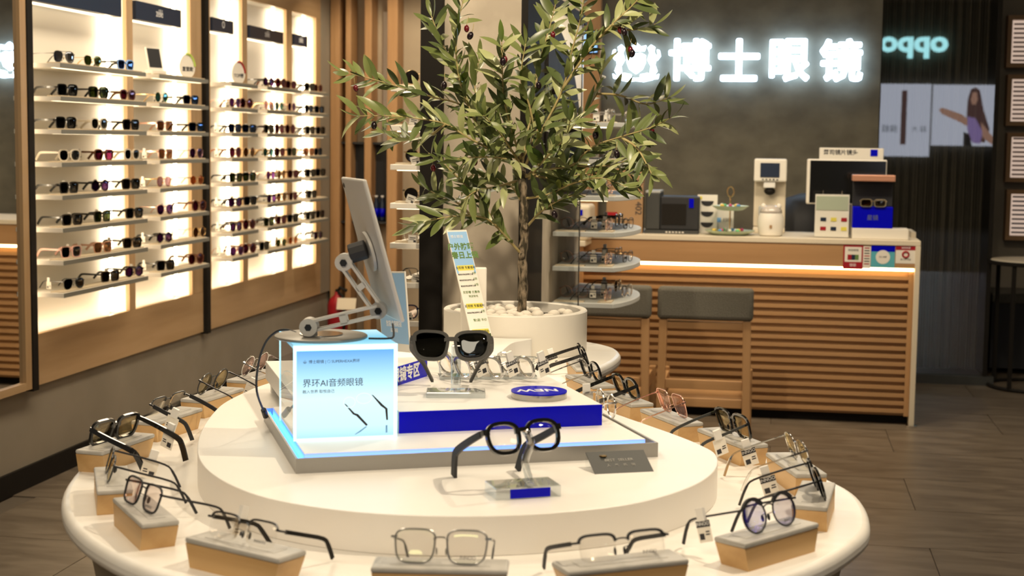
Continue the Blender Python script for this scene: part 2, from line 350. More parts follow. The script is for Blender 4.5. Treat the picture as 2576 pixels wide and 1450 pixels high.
unit('second lit wood display unit of the sunglasses wall, farther back', 7.863, 9.972, 'CDE',
     dict(C=(7.945, 8.265, 2.085, 2.158, 'O'), D=(8.535, 9.145, 2.087, 2.16, 'zélé'), E=(9.362, 9.635, 2.098, 2.168, 'zélé')))
for y0, l in ((5.838, 'black vertical post between the mirror and the sunglasses wall'), (7.814, 'black vertical post dividing the two sunglasses display units')):
    tag(MB().box(-3.119, -3.075, y0, y0+.05, .418, 2.8).build('black_post', 'black', bevel=.002), l, 'post')

# ================================================================== EYEWEAR
def outline(style, w, h, n=30):
    P = []
    for k in range(n):
        t = 2*math.pi*k/n; c, s = math.cos(t), math.sin(t)
        e = dict(wayfarer=3.1, round=2, square=3.6, rect=4.2, aviator=2.5, panto=2.6, cat=2.9, hex=2, drop=2.4)[style]
        if style == 'hex':
            k6 = math.pi/3; a = (t+k6/2) % k6-k6/2; r = math.cos(k6/2)/math.cos(a); x, z = w/2*r*c*1.08, h/2*r*s*1.1
        else:
            x = w/2*math.copysign(abs(c)**(2/e), c); z = h/2*math.copysign(abs(s)**(2/e), s)
        v = z/(h/2)
        if style == 'square': x *= 1+.09*v
        if style == 'aviator': x = x*(1+.15*v)+.0015*(1-v)*0; x += .004*(-v if v < 0 else 0)
        if style == 'wayfarer': x *= 1+.14*v; z += .05*h*(x/w)
        if style == 'panto': x *= 1+.07*v
        if style == 'cat': z += .10*h*(x/w)*(1 if v > 0 else .3); x *= 1+.08*v
        if style == 'drop': x = x*(1+.10*v)
        P.append((x, z))
    return P
def glasses_meshes(style, w=.050, h=.042, dbl=.018, rim=.004, depth=.004, kind='full', tz=.010, tx=.0035, tl=.140, frame='black_gloss', lens='black_lens', temple=None, tip=None, browline=False, double=False, conv=.009):
    """meshes with the lens bottom at z=0, front on y=0 facing -y, temples along +y"""
    temple = temple or frame; zc = h/2+rim*.6; cx = (w+dbl)/2; hx = cx+w/2+rim+.003; hz = zc+h*.26
    out = {}; f = MB()
    lens_me = []
    for sg in (-1, 1):
        O = outline(style, w, h); n = len(O); O3 = [(sg*cx+sg*x, 0, zc+z) for x, z in O]
        if kind == 'full':
            so, si = 1+2*rim/w, 1-.04
            vs = []
            for sc, y in ((so, -depth/2), (si, -depth/2), (si, depth/2), (so, depth/2)):
                vs += [(sg*cx+sg*x*sc, y, zc+z*(1+2*rim/h if sc == so else si)) for x, z in O]
            fs = [(j*n+i, j*n+(i+1) % n, ((j+1) % 4)*n+(i+1) % n, ((j+1) % 4)*n+i) for j in range(4) for i in range(n)]
            f.add(vs, [q[::-1] if sg > 0 else q for q in fs])
        elif kind == 'wire': f.loop(O3, rim*.5, 6)
        elif kind == 'half':
            top = [p for p in sorted(O3, key=lambda p: p[0]) if p[2] >= zc+h*.05]
            f.tube(top, rim*.55, 6)
        L = MB(); m = len(O); yy = .0009
        vs = [(sg*cx, -yy-.0014, zc)]+[(sg*cx+sg*x*.6, -yy-.0008, zc+z*.6) for x, z in O]+[(sg*cx+sg*x*.985, -yy*.4, zc+z*.985) for x, z in O]+[(sg*cx+sg*x*.985, yy*.4, zc+z*.985) for x, z in O]+[(sg*cx, yy, zc)]
        fs = [(0, 1+i, 1+(i+1) % m) for i in range(m)]+[(1+j*m+i, 1+(j+1)*m+i, 1+(j+1)*m+(i+1) % m, 1+j*m+(i+1) % m) for j in range(2) for i in range(m)]+[(3*m+1, 1+2*m+(i+1) % m, 1+2*m+i) for i in range(m)]
        L.add(vs, fs); lens_me.append(L.mesh('lens', lens, True))
        # end piece
        ez = hz
        f.sweep([(sg*(cx+w/2*.92), 0, ez), (sg*(hx-.001), 0, ez), (sg*hx, .010, ez)], [tz*.7 if kind == 'full' else .003]*3, [depth, depth, .0035], (0, 0, 1))
    # bridge
    bz = zc+h*.20; bw = dbl/2+rim*.2+.001
    if kind == 'full' and rim > .0025:
        f.sweep([(-bw-.002, 0, bz), (-bw*.4, -.0008, bz+.0025), (bw*.4, -.0008, bz+.0025), (bw+.002, 0, bz)], [rim*1.5]*4, [depth]*4, (0, 0, 1))
    else:
        f.tube(spline([(-bw, 0, bz), (-bw*.5, -.001, bz+.003), (bw*.5, -.001, bz+.003), (bw, 0, bz)], 3, False), .0012, 6)
        if double: f.tube([(-bw-.012, 0, zc+h*.47), (bw+.012, 0, zc+h*.47)], .0013, 6)
    if kind != 'full' or rim < .003:
        for sg in (-1, 1):
            f.tube([(sg*(dbl/2+.001), .001, zc), (sg*(dbl/2-.001), .007, zc-.001), (sg*(dbl/2-.002), .009, zc-.004)], .0006, 5)
            f.ball((sg*(dbl/2-.002), .009, zc-.006), .0016, .003, .0055, 8, 5)
    if browline:
        for sg in (-1, 1):
            top = [p for p in sorted([(sg*cx+sg*x, 0, zc+z) for x, z in outline(style, w*1.03, h*1.03)], key=lambda p: p[0]) if p[2] >= zc+h*.22]
            f.sweep(top, [.0045]*len(top), [.005]*len(top), (0, 1, 0))
    out['front'] = f.mesh('frame_front', frame, False)
    tp = []
    for sg in (-1, 1):
        T = MB(); b = tl*.72
        path = spline([(sg*hx, .009, hz), (sg*(hx+.001), b*.5, hz), (sg*(hx-conv*.3), b, hz-.001), (sg*(hx-conv*.55), b+(tl-b)*.45, hz-.009), (sg*(hx-conv), tl, .003)], 3, False)
        m = len(path); hh = [tz*(.75+.35*(i/(m-1) if i < m*.55 else .75)) for i in range(m)]
        if kind != 'full' or tz < .004: hh = [tz if i < m*.62 else max(tz, .0042) for i in range(m)]
        ww = [tx if i < m*.62 else max(tx, .003) for i in range(m)]
        T.sweep(path, ww, hh, (1, 0, 0)); tp.append(T.mesh('temple', temple))
    out['temples'] = tp; out['lenses'] = lens_me; out['hx'] = hx; out['hz'] = hz; out['tl'] = tl; out['zc'] = zc; out['cx'] = cx
    return out
TAGM = {}
TXT = {}
def tagtext(word='INNOO', size=.0075, m='text_white'):
    if (word, m) not in TXT:
        o = text('lettering', word, size, m, Matrix.Identity(4), None, .0001); TXT[(word, m)] = o.data; bpy.data.objects.remove(o)
    return TXT[(word, m)]
def glasses(G, label, loc, rot, group, tagged=0, name='eyeglasses', cat='eyeglasses', mw=None):
    t = thing(name, label, cat, loc, rot, group, mw)
    fr = inst(G['front'], 'frame_front', t)
    for m in G['lenses']: inst(m, 'lens', t)
    for m in G['temples']: inst(m, 'temple', t)
    if tagged:
        sg = 1 if tagged > 0 else -1; k = abs(tagged)
        if k not in TAGM:
            TAGM[k] = (MB().box(-.0004, .0004, -.013, .013, -.044, -.012).mesh('price_tag', 'paper'), MB().box(-.003, .003, -.007, .007, -.013, .006).mesh('clip', 'white'),
                       MB().box(-.0007, .0007, -.013, .013, -.022, -.0125).mesh('printed_band', 'text_dark' if k == 1 else 'navy'),
                       MB().box(-.0007, .0007, .001, .010, -.040, -.031).box(-.0007, .0007, -.010, -.003, -.030, -.028).box(-.0007, .0007, -.010, -.002, -.034, -.032).mesh('print', 'text_dark'))
        a, b, c, d = TAGM[k]
        p = inst(a, 'price_tag', t, loc=(sg*(G['hx']+.003), G['tl']*.55, max(G['hz'], .0455)))
        inst(b, 'clip', p); inst(d, 'print', p)
        if k == 1:
            q = inst(c, 'printed_band', p)
            for sd in (1, -1): inst(tagtext(), 'lettering', q, basis((sd*.0009, 0, -.0172), (0, sd, 0), (0, 0, 1)))
    return t

SUN = {
 'black':    glasses_meshes('square', .052, .044, frame='black_gloss', lens='black_lens', rim=.0042),
 'green':    glasses_meshes('square', .050, .046, frame='black_gloss', lens='green_lens', rim=.003),
 'dkpurple': glasses_meshes('panto', .050, .044, frame='tortoise', lens='burgundy_lens', rim=.003),
 'avgrey':   glasses_meshes('aviator', .056, .048, frame='gunmetal', lens='grey_lens', rim=.002, kind='wire', double=True, tz=.0025, tx=.002),
 'brngrad':  glasses_meshes('drop', .050, .044, frame='gold', lens='green_lens', rim=.002, kind='wire', tz=.0025, tx=.002),
 'blueref':  glasses_meshes('square', .052, .042, frame='black_gloss', lens='blue_lens', rim=.0035),
 'whitef':   glasses_meshes('panto', .050, .045, frame='cream_frame', lens='black_lens', rim=.0035),
 'burg':     glasses_meshes('panto', .052, .046, frame='tortoise', lens='burgundy_lens', rim=.003),
 'hexp':     glasses_meshes('hex', .052, .048, frame='black_gloss', lens='purple_lens', rim=.002),
 'pinkf':    glasses_meshes('square', .052, .046, frame='pink_frame', lens='black_lens', rim=.003),
 'brown':    glasses_meshes('square', .050, .046, frame='rose', lens='brown_lens', rim=.002),
 'pilot':    glasses_meshes('aviator', .054, .046, frame='gunmetal', lens='black_lens', rim=.002, kind='wire', double=True, tz=.003, tx=.002),
 'tealround':glasses_meshes('round', .048, .048, frame='gold', lens='teal_lens', rim=.002, kind='wire', tz=.0025, tx=.002),
 'purple':   glasses_meshes('drop', .052, .050, frame='rose', lens='purple_lens', rim=.002, kind='wire', tz=.003, tx=.002),
 'pgrad':    glasses_meshes('drop', .052, .050, frame='gold', lens='grad_lens', rim=.002, kind='wire', tz=.003, tx=.002),
 'orange':   glasses_meshes('hex', .050, .046, frame='gold', lens='orange_lens', rim=.002, kind='wire', tz=.003, tx=.002),
 'brnround': glasses_meshes('round', .052, .052, frame='gold', lens='brown_lens', rim=.002, kind='wire', tz=.0025, tx=.002),
 'redround': glasses_meshes('round', .052, .052, frame='brown_frame', lens='burgundy_lens', rim=.003),
}
LOOK = dict(black='black square sunglasses', green='black sunglasses with green lenses', dkpurple='tortoise sunglasses with dark plum lenses', avgrey='grey mirrored aviator sunglasses', brngrad='gold wire sunglasses with olive lenses',
    blueref='black sunglasses with blue reflections', whitef='cream-framed dark sunglasses', burg='tortoise sunglasses with burgundy lenses', hexp='angular sunglasses with purple lenses', pinkf='pink-framed black sunglasses',
    brown='rose gold sunglasses with brown lenses', pilot='black wire pilot sunglasses', tealround='round teal sunglasses', purple='rose gold sunglasses with purple lenses', pgrad='gold sunglasses with faded mauve lenses',
    orange='gold angular sunglasses with orange lenses', brnround='round gold sunglasses with brown lenses', redround='round brown sunglasses with plum lenses')
ROWS = {
 'A': [[(165, 'avgrey'), (237, 'brngrad'), (318, 'blueref')], [(172, 'black'), (250, 'green'), (323, 'dkpurple')], [(167, 'black'), (251, 'whitef'), (330, 'black')], [(175, 'whitef'), (261, 'burg'), (332, 'whitef')],
       [(172, 'black'), (251, 'hexp'), (328, 'black')], [(179, 'black'), (255, 'green'), (336, 'black')], [(175, 'pinkf'), (255, 'brown'), (330, 'black')], [(181, 'pilot'), (273, 'black'), (334, 'hexp')]],
 'B': [[], [(408, 'tealround'), (481, 'blueref')], [(415, 'brown'), (495, 'blueref')], [(416, 'brown'), (494, 'purple')], [(412, 'pgrad'), (495, 'orange')], [(414, 'purple'), (500, 'redround')], [(411, 'hexp'), (500, 'brnround')], [(414, 'black'), (491, 'redround')]],
 'C': [[], [(592, 'purple'), (620, 'redround')], [(591, 'blueref'), (627, 'blueref')], [(592, 'redround'), (627, 'brnround')], [(593, 'green'), (627, 'green')], [(591, 'hexp'), (629, 'black')], [(593, 'hexp'), (626, 'redround')], [(595, 'purple'), (626, 'redround')]],
 'D': [[(676, 'hexp'), (707, 'redround'), (732, 'dkpurple')], [(676, 'pgrad'), (703, 'tealround'), (734, 'purple')], [(676, 'black'), (703, 'redround'), (730, 'redround')], [(675, 'tealround'), (704, 'burg'), (734, 'green')],
       [(681, 'purple'), (708, 'brnround'), (737, 'burg')], [(683, 'hexp'), (708, 'brnround'), (737, 'burg')], [(676, 'green'), (707, 'burg'), (736, 'black')], [(664, 'black'), (707, 'brngrad'), (737, 'orange')]],
 'E': [[(779, 'black'), (800, 'dkpurple')], [(777, 'blueref'), (803, 'blueref')], [(780, 'black'), (806, 'black')], [(777, 'brown'), (800, 'blueref')], [(781, 'black'), (806, 'black')], [(784, 'black')], [(781, 'black'), (805, 'black')], [(800, 'hexp')]],
}
ORD = ['top', 'second', 'third', 'fourth', 'fifth', 'sixth', 'seventh', 'bottom']
BAYN = dict(A='leftmost bay', B='second bay', C='third bay', D='fourth bay', E='rightmost bay')
POS = {1: [''], 2: ['left of two', 'right of two'], 3: ['left of three', 'middle of three', 'right of three']}
for b in 'ABCDE':
    for i, row in enumerate(ROWS[b]):
        for k, (px, s) in enumerate(row):
            z = SHZ[i]+.005
            p = atx(px, 400, -3.015); d = ray(px, 400); xfr = -3.015
            # lens pair centre seen at this column
            y = aty(px, 400, p.y).y
            a = 14+random.uniform(-5, 5)-(5 if b in 'DE' else 0)
            lab = '%s, %s shelf of the %s%s' % (LOOK[s], ORD[i], BAYN[b], ', '+POS[len(row)][k] if len(row) > 1 else '')
            glasses(SUN[s], lab, (xfr, y, z), (0, 0, R(90-a)), 'sunglasses on the lit wall shelves', random.choice((0, 2, 2, -2)), 'sunglasses', 'sunglasses')
# little stands on the top shelves
z = SHZ[0]
t = thing('tabletop_screen', 'small dark screen on a white stand, top shelf of the second bay', 'screen', (-3.03, 7.05, z), (0, 0, R(72)))
o = MB().box(-.05, .05, -.003, .003, .02, .135).build('panel', 'paper', t); o.rotation_euler = (R(-12), 0, 0)
o = MB().box(-.045, .045, -.0045, -.003, .035, .13).build('display', 'soft_black', t); o.rotation_euler = (R(-12), 0, 0)
MB().box(-.05, .05, -.02, .03, 0, .02).build('foot', 'paper', t, bevel=.002)
def egg(label, y, c1, c2, word):
    t = thing('shelf_talker', label, 'sign', (-3.03, y, z), (0, 0, R(66)), 'egg-shaped shelf signs')
    pts = [(x*.052, zz*.062+.062) for x, zz in outline('round', 2, 2, 28)]
    vs = [(x*(1.12-.25*(q/.124)), q) for x, q in pts]
    m = MB(); n = len(vs); m.add([(x, -.003, q) for x, q in vs]+[(x, .003, q) for x, q in vs], [tuple(range(n)), tuple(range(2*n-1, n-1, -1))]+[(i, n+i, n+(i+1) % n, (i+1) % n) for i in range(n)])
    m.build('board', c1, t)
    MB().tube([(x*.97, -.004, q) for x, q in vs[:9]], .006, 6).build('coloured_edge', c2, t)
    text('lettering', word, .026, 'text_dark', basis((0, -.0036, .045), (1, 0, 0), (0, 0, 1)), t, .0004, .0004)
egg('white and lime egg-shaped sign on the top shelf of the second bay', 7.44, 'paper', 'pale_green', '直营款')
egg('white and red egg-shaped sign on the top shelf of the third bay', 8.19, 'paper', 'red', 'TOP榜')

# ================================================================== DISPLAY TABLE
TZ, PZ = .90, .96
tab = [(-.52, 1.838), (-.30, 1.872), (-.10, 1.968), (.055, 2.125), (.142, 2.32), (.163, 2.45), (.152, 2.61), (.107, 2.73), (.02, 2.87), (-.10, 3.045), (-.215, 3.24), (-.325, 3.46), (-.395, 3.65), (-.445, 3.84), (-.452, 3.95), (-.432, 4.08), (-.425, 4.2), (-.434, 4.28), (-.462, 4.37), (-.52, 4.45), (-.60, 4.505), (-.75, 4.54), (-.93, 4.50), (-1.06, 4.40), (-1.13, 4.2), (-1.17, 3.9), (-1.235, 3.5), (-1.27, 3.1), (-1.275, 2.8), (-1.245, 2.55), (-1.165, 2.30), (-1.035, 2.092), (-.86, 1.93), (-.70, 1.86)]
TO = [(p.x, p.y) for p in spline([(x, y, 0) for x, y in tab], 5)]
def shrink(P, d):
    out = []; n = len(P)
    for i in range(n):
        a, b = Vector(P[i-1]), Vector(P[(i+1) % n]); t = (b-a).normalized(); out.append((P[i][0]-t.y*d, P[i][1]+t.x*d))
    return out
t = thing('display_table', 'long white keyhole-shaped eyewear display table in the foreground', 'table', (0, 0, 0))
MB().prism(TO, TZ-.034, TZ).build('tabletop', 'marble', t, bevel=.013, seg=4, auto=True)
MB().prism(shrink(TO, .20), .0, TZ-.034, shrink(TO, .035)).build('pedestal', 'taupe', t, auto=True)
ring = shrink(TO, .001)
pl = [(-.5375, 2.069), (-.42, 2.086), (-.31, 2.131), (-.20, 2.215), (-.125, 2.34), (-.09, 2.47), (-.092, 2.60), (-.125, 2.685), (-.175, 2.768), (-.228, 2.845), (-.300, 2.948), (-.42, 3.13), (-.56, 3.38), (-.645, 3.58), (-.683, 3.74), (-.692, 3.88), (-.688, 3.96), (-.665, 4.015), (-.655, 4.045), (-.70, 4.033), (-.735, 4.031), (-.80, 4.04), (-.845, 4.055), (-.855, 4.0), (-.87, 3.93), (-.90, 3.8), (-.98, 3.6), (-1.06, 3.35), (-1.10, 3.12), (-1.105, 3.0), (-1.10, 2.88), (-1.078, 2.76), (-1.045, 2.63), (-1.00, 2.49), (-.94, 2.35), (-.86, 2.23), (-.76, 2.135), (-.65, 2.085)]
PO = [(p.x, p.y) for p in spline([(x, y, 0) for x, y in pl], 5)]
tag(MB().prism(PO, TZ, PZ).build('display_plinth', 'white_top', bevel=.004, seg=3, auto=True), 'raised white curved plinth in the middle of the display table', 'plinth')

# planter with pebbles
PC = Vector((-.735, 4.245, TZ)); PR = .207
t = thing('planter', 'round white planter holding the olive tree at the far end of the table', 'planter', PC)
MB().lathe([(PR-.002, .0), (PR, .003), (PR, .117), (PR-.003, .120), (PR-.017, .120), (PR-.020, .117), (PR-.020, .05), (.001, .05)], 72).build('pot', 'warm_white', t, auto=True)
MB().lathe([(PR-.021, .05), (PR-.021, .090), (.001, .095)], 40).build('soil', 'soil', t)
pm = []
for k in range(4):
    rr = random.Random(k); me = MB().ball((0, 0, 0), 1, .8+.15*rr.random(), .62+.1*rr.random(), 12, 8); me.v = [(x*(1+.08*math.sin(3*y+k)), y, z) for x, y, z in me.v]; pm.append(me.mesh('pebble', 'pebble', True))
rr = random.Random(3); spots = []
for k in range(400):
    a, q = rr.uniform(0, 6.283), rr.random()**.5*(PR-.042); x, y = q*math.cos(a), q*math.sin(a)
    if math.hypot(x+.0-.02, y) > .03 and all((x-u)**2+(y-v)**2 > .0245**2 for u, v in spots): spots.append((x, y))
for x, y in spots[:48]:
    s = rr.uniform(.013, .020)
    o = inst(pm[rr.randrange(4)], 'pebble', None, loc=(PC.x+x, PC.y+y, TZ+.096+s*.55), rot=(rr.uniform(-.2, .2), rr.uniform(-.2, .2), rr.uniform(0, 6))); o.scale = (s, s, s)
    tag(o, 'smooth cream pebble bedded in the round white planter', 'pebble', 'cream pebbles in the planter')

# ------------------------------------------------------------------ olive tree
LEAVES = []
def leafmesh(k):
    rr = random.Random(100+k); m = MB(); n = 6; bend = rr.uniform(-.45, .40); tw = rr.uniform(-.25, .25)
    vs = []
    for i in range(n+1):
        t = i/n; wdt = .128*math.sin(math.pi*min(1, t*.93+.05))**.85*(1 if i < n else .15); zz = bend*t*t; x = t
        a = tw*t
        for s, dz in ((-1, .035), (0, 0), (1, .035)): vs.append((x*(1-.1*abs(bend)*t), s*wdt*math.cos(a), zz+dz*abs(s)*math.sin(math.pi*t)+s*wdt*math.sin(a)))
    fs = [(i*3+k2, i*3+k2+1, i*3+k2+4, i*3+k2+3) for i in range(n) for k2 in (0, 1)]
    m.add(vs, fs); return m
leafMB = [leafmesh(k) for k in range(10)]
leafme = [leafMB[k].mesh('leaf', ('leaf_a', 'leaf_b', 'leaf_c', 'leaf_a', 'leaf_d')[k % 5], True) for k in range(10)]
tree = thing('olive_tree', 'slender olive tree with sage leaves and dark olives in the white planter', 'tree', (-.716, 4.24, TZ+.055))
T0 = Vector(tree.location)
def tp(px, py, dy): return aty(px, py, 4.24+dy)-T0
trunk = [tp(1312, 850, 0), tp(1312, 795, 0), tp(1316, 720, .0), tp(1314, 650, 0), tp(1319, 600, .01), tp(1317, 560, 0), tp(1319, 510, 0), tp(1314, 460, 0), tp(1311, 410, .01), tp(1309, 380, .01)]
tr_ = spline(trunk, 4, False); n_ = len(tr_)
m = MB().tube(tr_, [.0145-.0045*i/n_+.0016*math.sin(i*1.9) for i in range(n_)], 14)
m.ball(tp(1312, 645, -.012), .010, .008, .011, 8, 6); m.ball(tp(1322, 570, -.01), .009, .008, .012, 8, 6)
m.build('trunk', 'bark', tree, True)
BR = [  # pixel polyline and start/end depth offset
 ([(1312, 640), (1265, 588), (1232, 555), (1185, 543), (1115, 548), (1050, 565)], 0, -.22),
 ([(1250, 572), (1205, 500), (1160, 455), (1115, 412), (1078, 385)], -.05, -.16),
 ([(1318, 520), (1288, 470), (1235, 445), (1170, 440)], 0, .12),
 ([(1310, 420), (1232, 375), (1180, 348), (1120, 312), (1060, 300), (985, 292), (905, 292)], 0, -.20),
 ([(1308, 430), (1225, 345), (1165, 268), (1090, 245), (1015, 222), (950, 203), (868, 182)], 0, -.05),
 ([(1308, 405), (1220, 348), (1178, 265), (1152, 180), (1148, 85), (1168, -10)], 0, -.12),
 ([(1178, 265), (1142, 170), (1108, 100), (1085, 40)], -.05, .04),
 ([(1310, 400), (1288, 330), (1268, 250), (1264, 180), (1262, 105)], 0, -.26),
 ([(1314, 410), (1330, 320), (1345, 230), (1362, 140), (1385, 60), (1405, -20)], 0, .20),
 ([(1320, 420), (1360, 335), (1415, 225), (1438, 130), (1462, 40), (1470, -30)], 0, -.10),
 ([(1415, 225), (1478, 130), (1540, 62), (1590, 15), (1625, -25)], -.05, -.14),
 ([(1330, 440), (1400, 365), (1455, 300), (1502, 235), (1515, 170)], 0, .10),
 ([(1500, 236), (1560, 240), (1625, 262), (1685, 245)], .05, .16),
 ([(1322, 445), (1390, 425), (1440, 415), (1490, 370), (1560, 345), (1635, 322), (1690, 295)], 0, -.16),
 ([(1320, 500), (1378, 490), (1440, 462), (1510, 448), (1575, 470)], 0, -.22),
 ([(1322, 575), (1362, 532), (1408, 503), (1445, 492)], 0, -.10),
 ([(1312, 430), (1270, 400), (1215, 395), (1150, 400)], 0, -.25),
 ([(1314, 400), (1345, 340), (1375, 290), (1410, 260)], 0, .18),
 ([(1240, 380), (1225, 300), (1195, 230), (1205, 150)], .05, .15),
 ([(1120, 312), (1075, 345), (1020, 350), (960, 330)], -.1, -.02),
 ([(1440, 415), (1500, 420), (1560, 410), (1600, 390)], -.05, .05),
 ([(1330, 450), (1370, 400), (1420, 350), (1435, 300)], .02, -.25),
 ([(1300, 455), (1250, 470), (1200, 480), (1170, 500)], 0, -.20),
 ([(1345, 330), (1330, 260), (1310, 200), (1322, 110)], .05, .02),
 ([(1310, 415), (1275, 360), (1245, 320), (1215, 290)], 0, -.28),
 ([(1540, 62), (1575, 75), (1620, 70), (1650, 60)], -.1, -.05),
 ([(1560, 345), (1600, 370), (1625, 410), (1640, 440)], -.1, -.2),
 ([(1185, 543), (1150, 510), (1100, 490), (1065, 470)], -.1, .0),
 ([(1322, 440), (1400, 450), (1460, 440), (1530, 430), (1590, 440)], 0, .12),
]
lr = random.Random(11)
for pts, d0, d1 in BR:
    k = len(pts); P3 = spline([tp(px, py, d0+(d1-d0)*i/(k-1)) for i, (px, py) in enumerate(pts)], 5, False); n = len(P3)
    MB().tube(P3, [.0042-.0030*i/(n-1) for i in range(n)], 6).build('branch', 'twig', tree, True)
    if True:
        acc = 0; start = 0 if d0 else .16
        L = sum((P3[i+1]-P3[i]).length for i in range(n-1)); nxt = L*(.12 if L > .25 else .22)
        for i in range(n-1):
            seg = P3[i+1]-P3[i]; sl = seg.length; dirv = seg.normalized()
            while nxt <= acc+sl:
                p = P3[i]+dirv*(nxt-acc); ph = lr.uniform(0, 6.28)
                a = dirv.cross(Vector((0, 0, 1)) if abs(dirv.z) < .9 else Vector((1, 0, 0))).normalized(); b = dirv.cross(a)
                for sgn in (0, math.pi):
                    q = (a*math.cos(ph+sgn)+b*math.sin(ph+sgn)); ld = (q+dirv*lr.uniform(.5, 1.3)+Vector((0, 0, lr.uniform(-.25, .3)))).normalized()
                    nr = Vector((lr.uniform(-.6, .6), -.8+lr.uniform(-.5, .5), .8+lr.uniform(-.3, .3)))
                    LEAVES.append((p, ld, nr, lr.uniform(.056, .094), lr.randrange(10)))
                nxt += lr.uniform(.0165, .026)
            acc += sl
        LEAVES.append((P3[-1], (P3[-1]-P3[-2]).normalized(), Vector((0, -.4, 1)), .06, 3))
def leafmw(p, d, nr, s): return basis(p, d, nr.cross(d)) @ Matrix.Diagonal((s, s, s, 1))
LEAVES.sort(key=lambda q: (q[0]+T0-CAM).dot(FWD)-q[3]*6)
for p, d, nr, s, k in LEAVES[:300]: inst(leafme[k], 'leaf', tree, leafmw(p, d, nr, s))
rest = MB(); rm = []
for p, d, nr, s, k in LEAVES[300:]:
    M = leafmw(p, d, nr, s); rest.add([M @ Vector(v) for v in leafMB[k].v], leafMB[k].f); rm += [k % 5]*len(leafMB[k].f)
me = rest.mesh('foliage', 'leaf_a', True)
for q in ('leaf_b', 'leaf_c', 'leaf_d'): me.materials.append(MATS[q])
me.polygons.foreach_set('material_index', [(0, 1, 2, 0, 3)[k] for k in rm])
o = inst(me, 'foliage', tree); o['kind'] = 'stuff'
stalk = MB().tube([(0, 0, .010), (.002, 0, .020), (.007, .002, .034)], .0009, 5).mesh('stalk', 'twig', True)
om = [MB().ball((0, 0, 0), .0085, .0085, .0118, 12, 8).mesh('olive', 'olive_dark', True), MB().ball((0, 0, 0), .0075, .0075, .0105, 12, 8).mesh('olive', 'olive_red', True)]
for px, py, dy, k in ((895, 222, -.06, 1), (1183, 90, -.14, 0), (1174, 72, -.12, 1), (1265, 155, -.27, 0), (1270, 150, -.25, 1), (1391, 88, .1, 1), (1355, 215, .05, 0), (1395, 228, .03, 0), (1570, 80, -.12, 0), (1560, 76, -.1, 1), (1590, 135, -.1, 0), (1586, 125, -.08, 1),
                      (1395, 540, -.12, 0), (1498, 340, -.12, 0), (1552, 388, -.14, 0), (1090, 423, -.15, 1), (941, 315, -.18, 0), (1117, 215, -.1, 0), (1484, 155, 0, 1), (1195, 408, -.15, 1), (1640, 330, -.1, 1)):
    o = inst(om[k], 'olive', tree, loc=tp(px, py, dy), rot=(lr.uniform(-.4, .4), lr.uniform(-.4, .4), lr.uniform(0, 6)))
    inst(stalk, 'stalk', o)

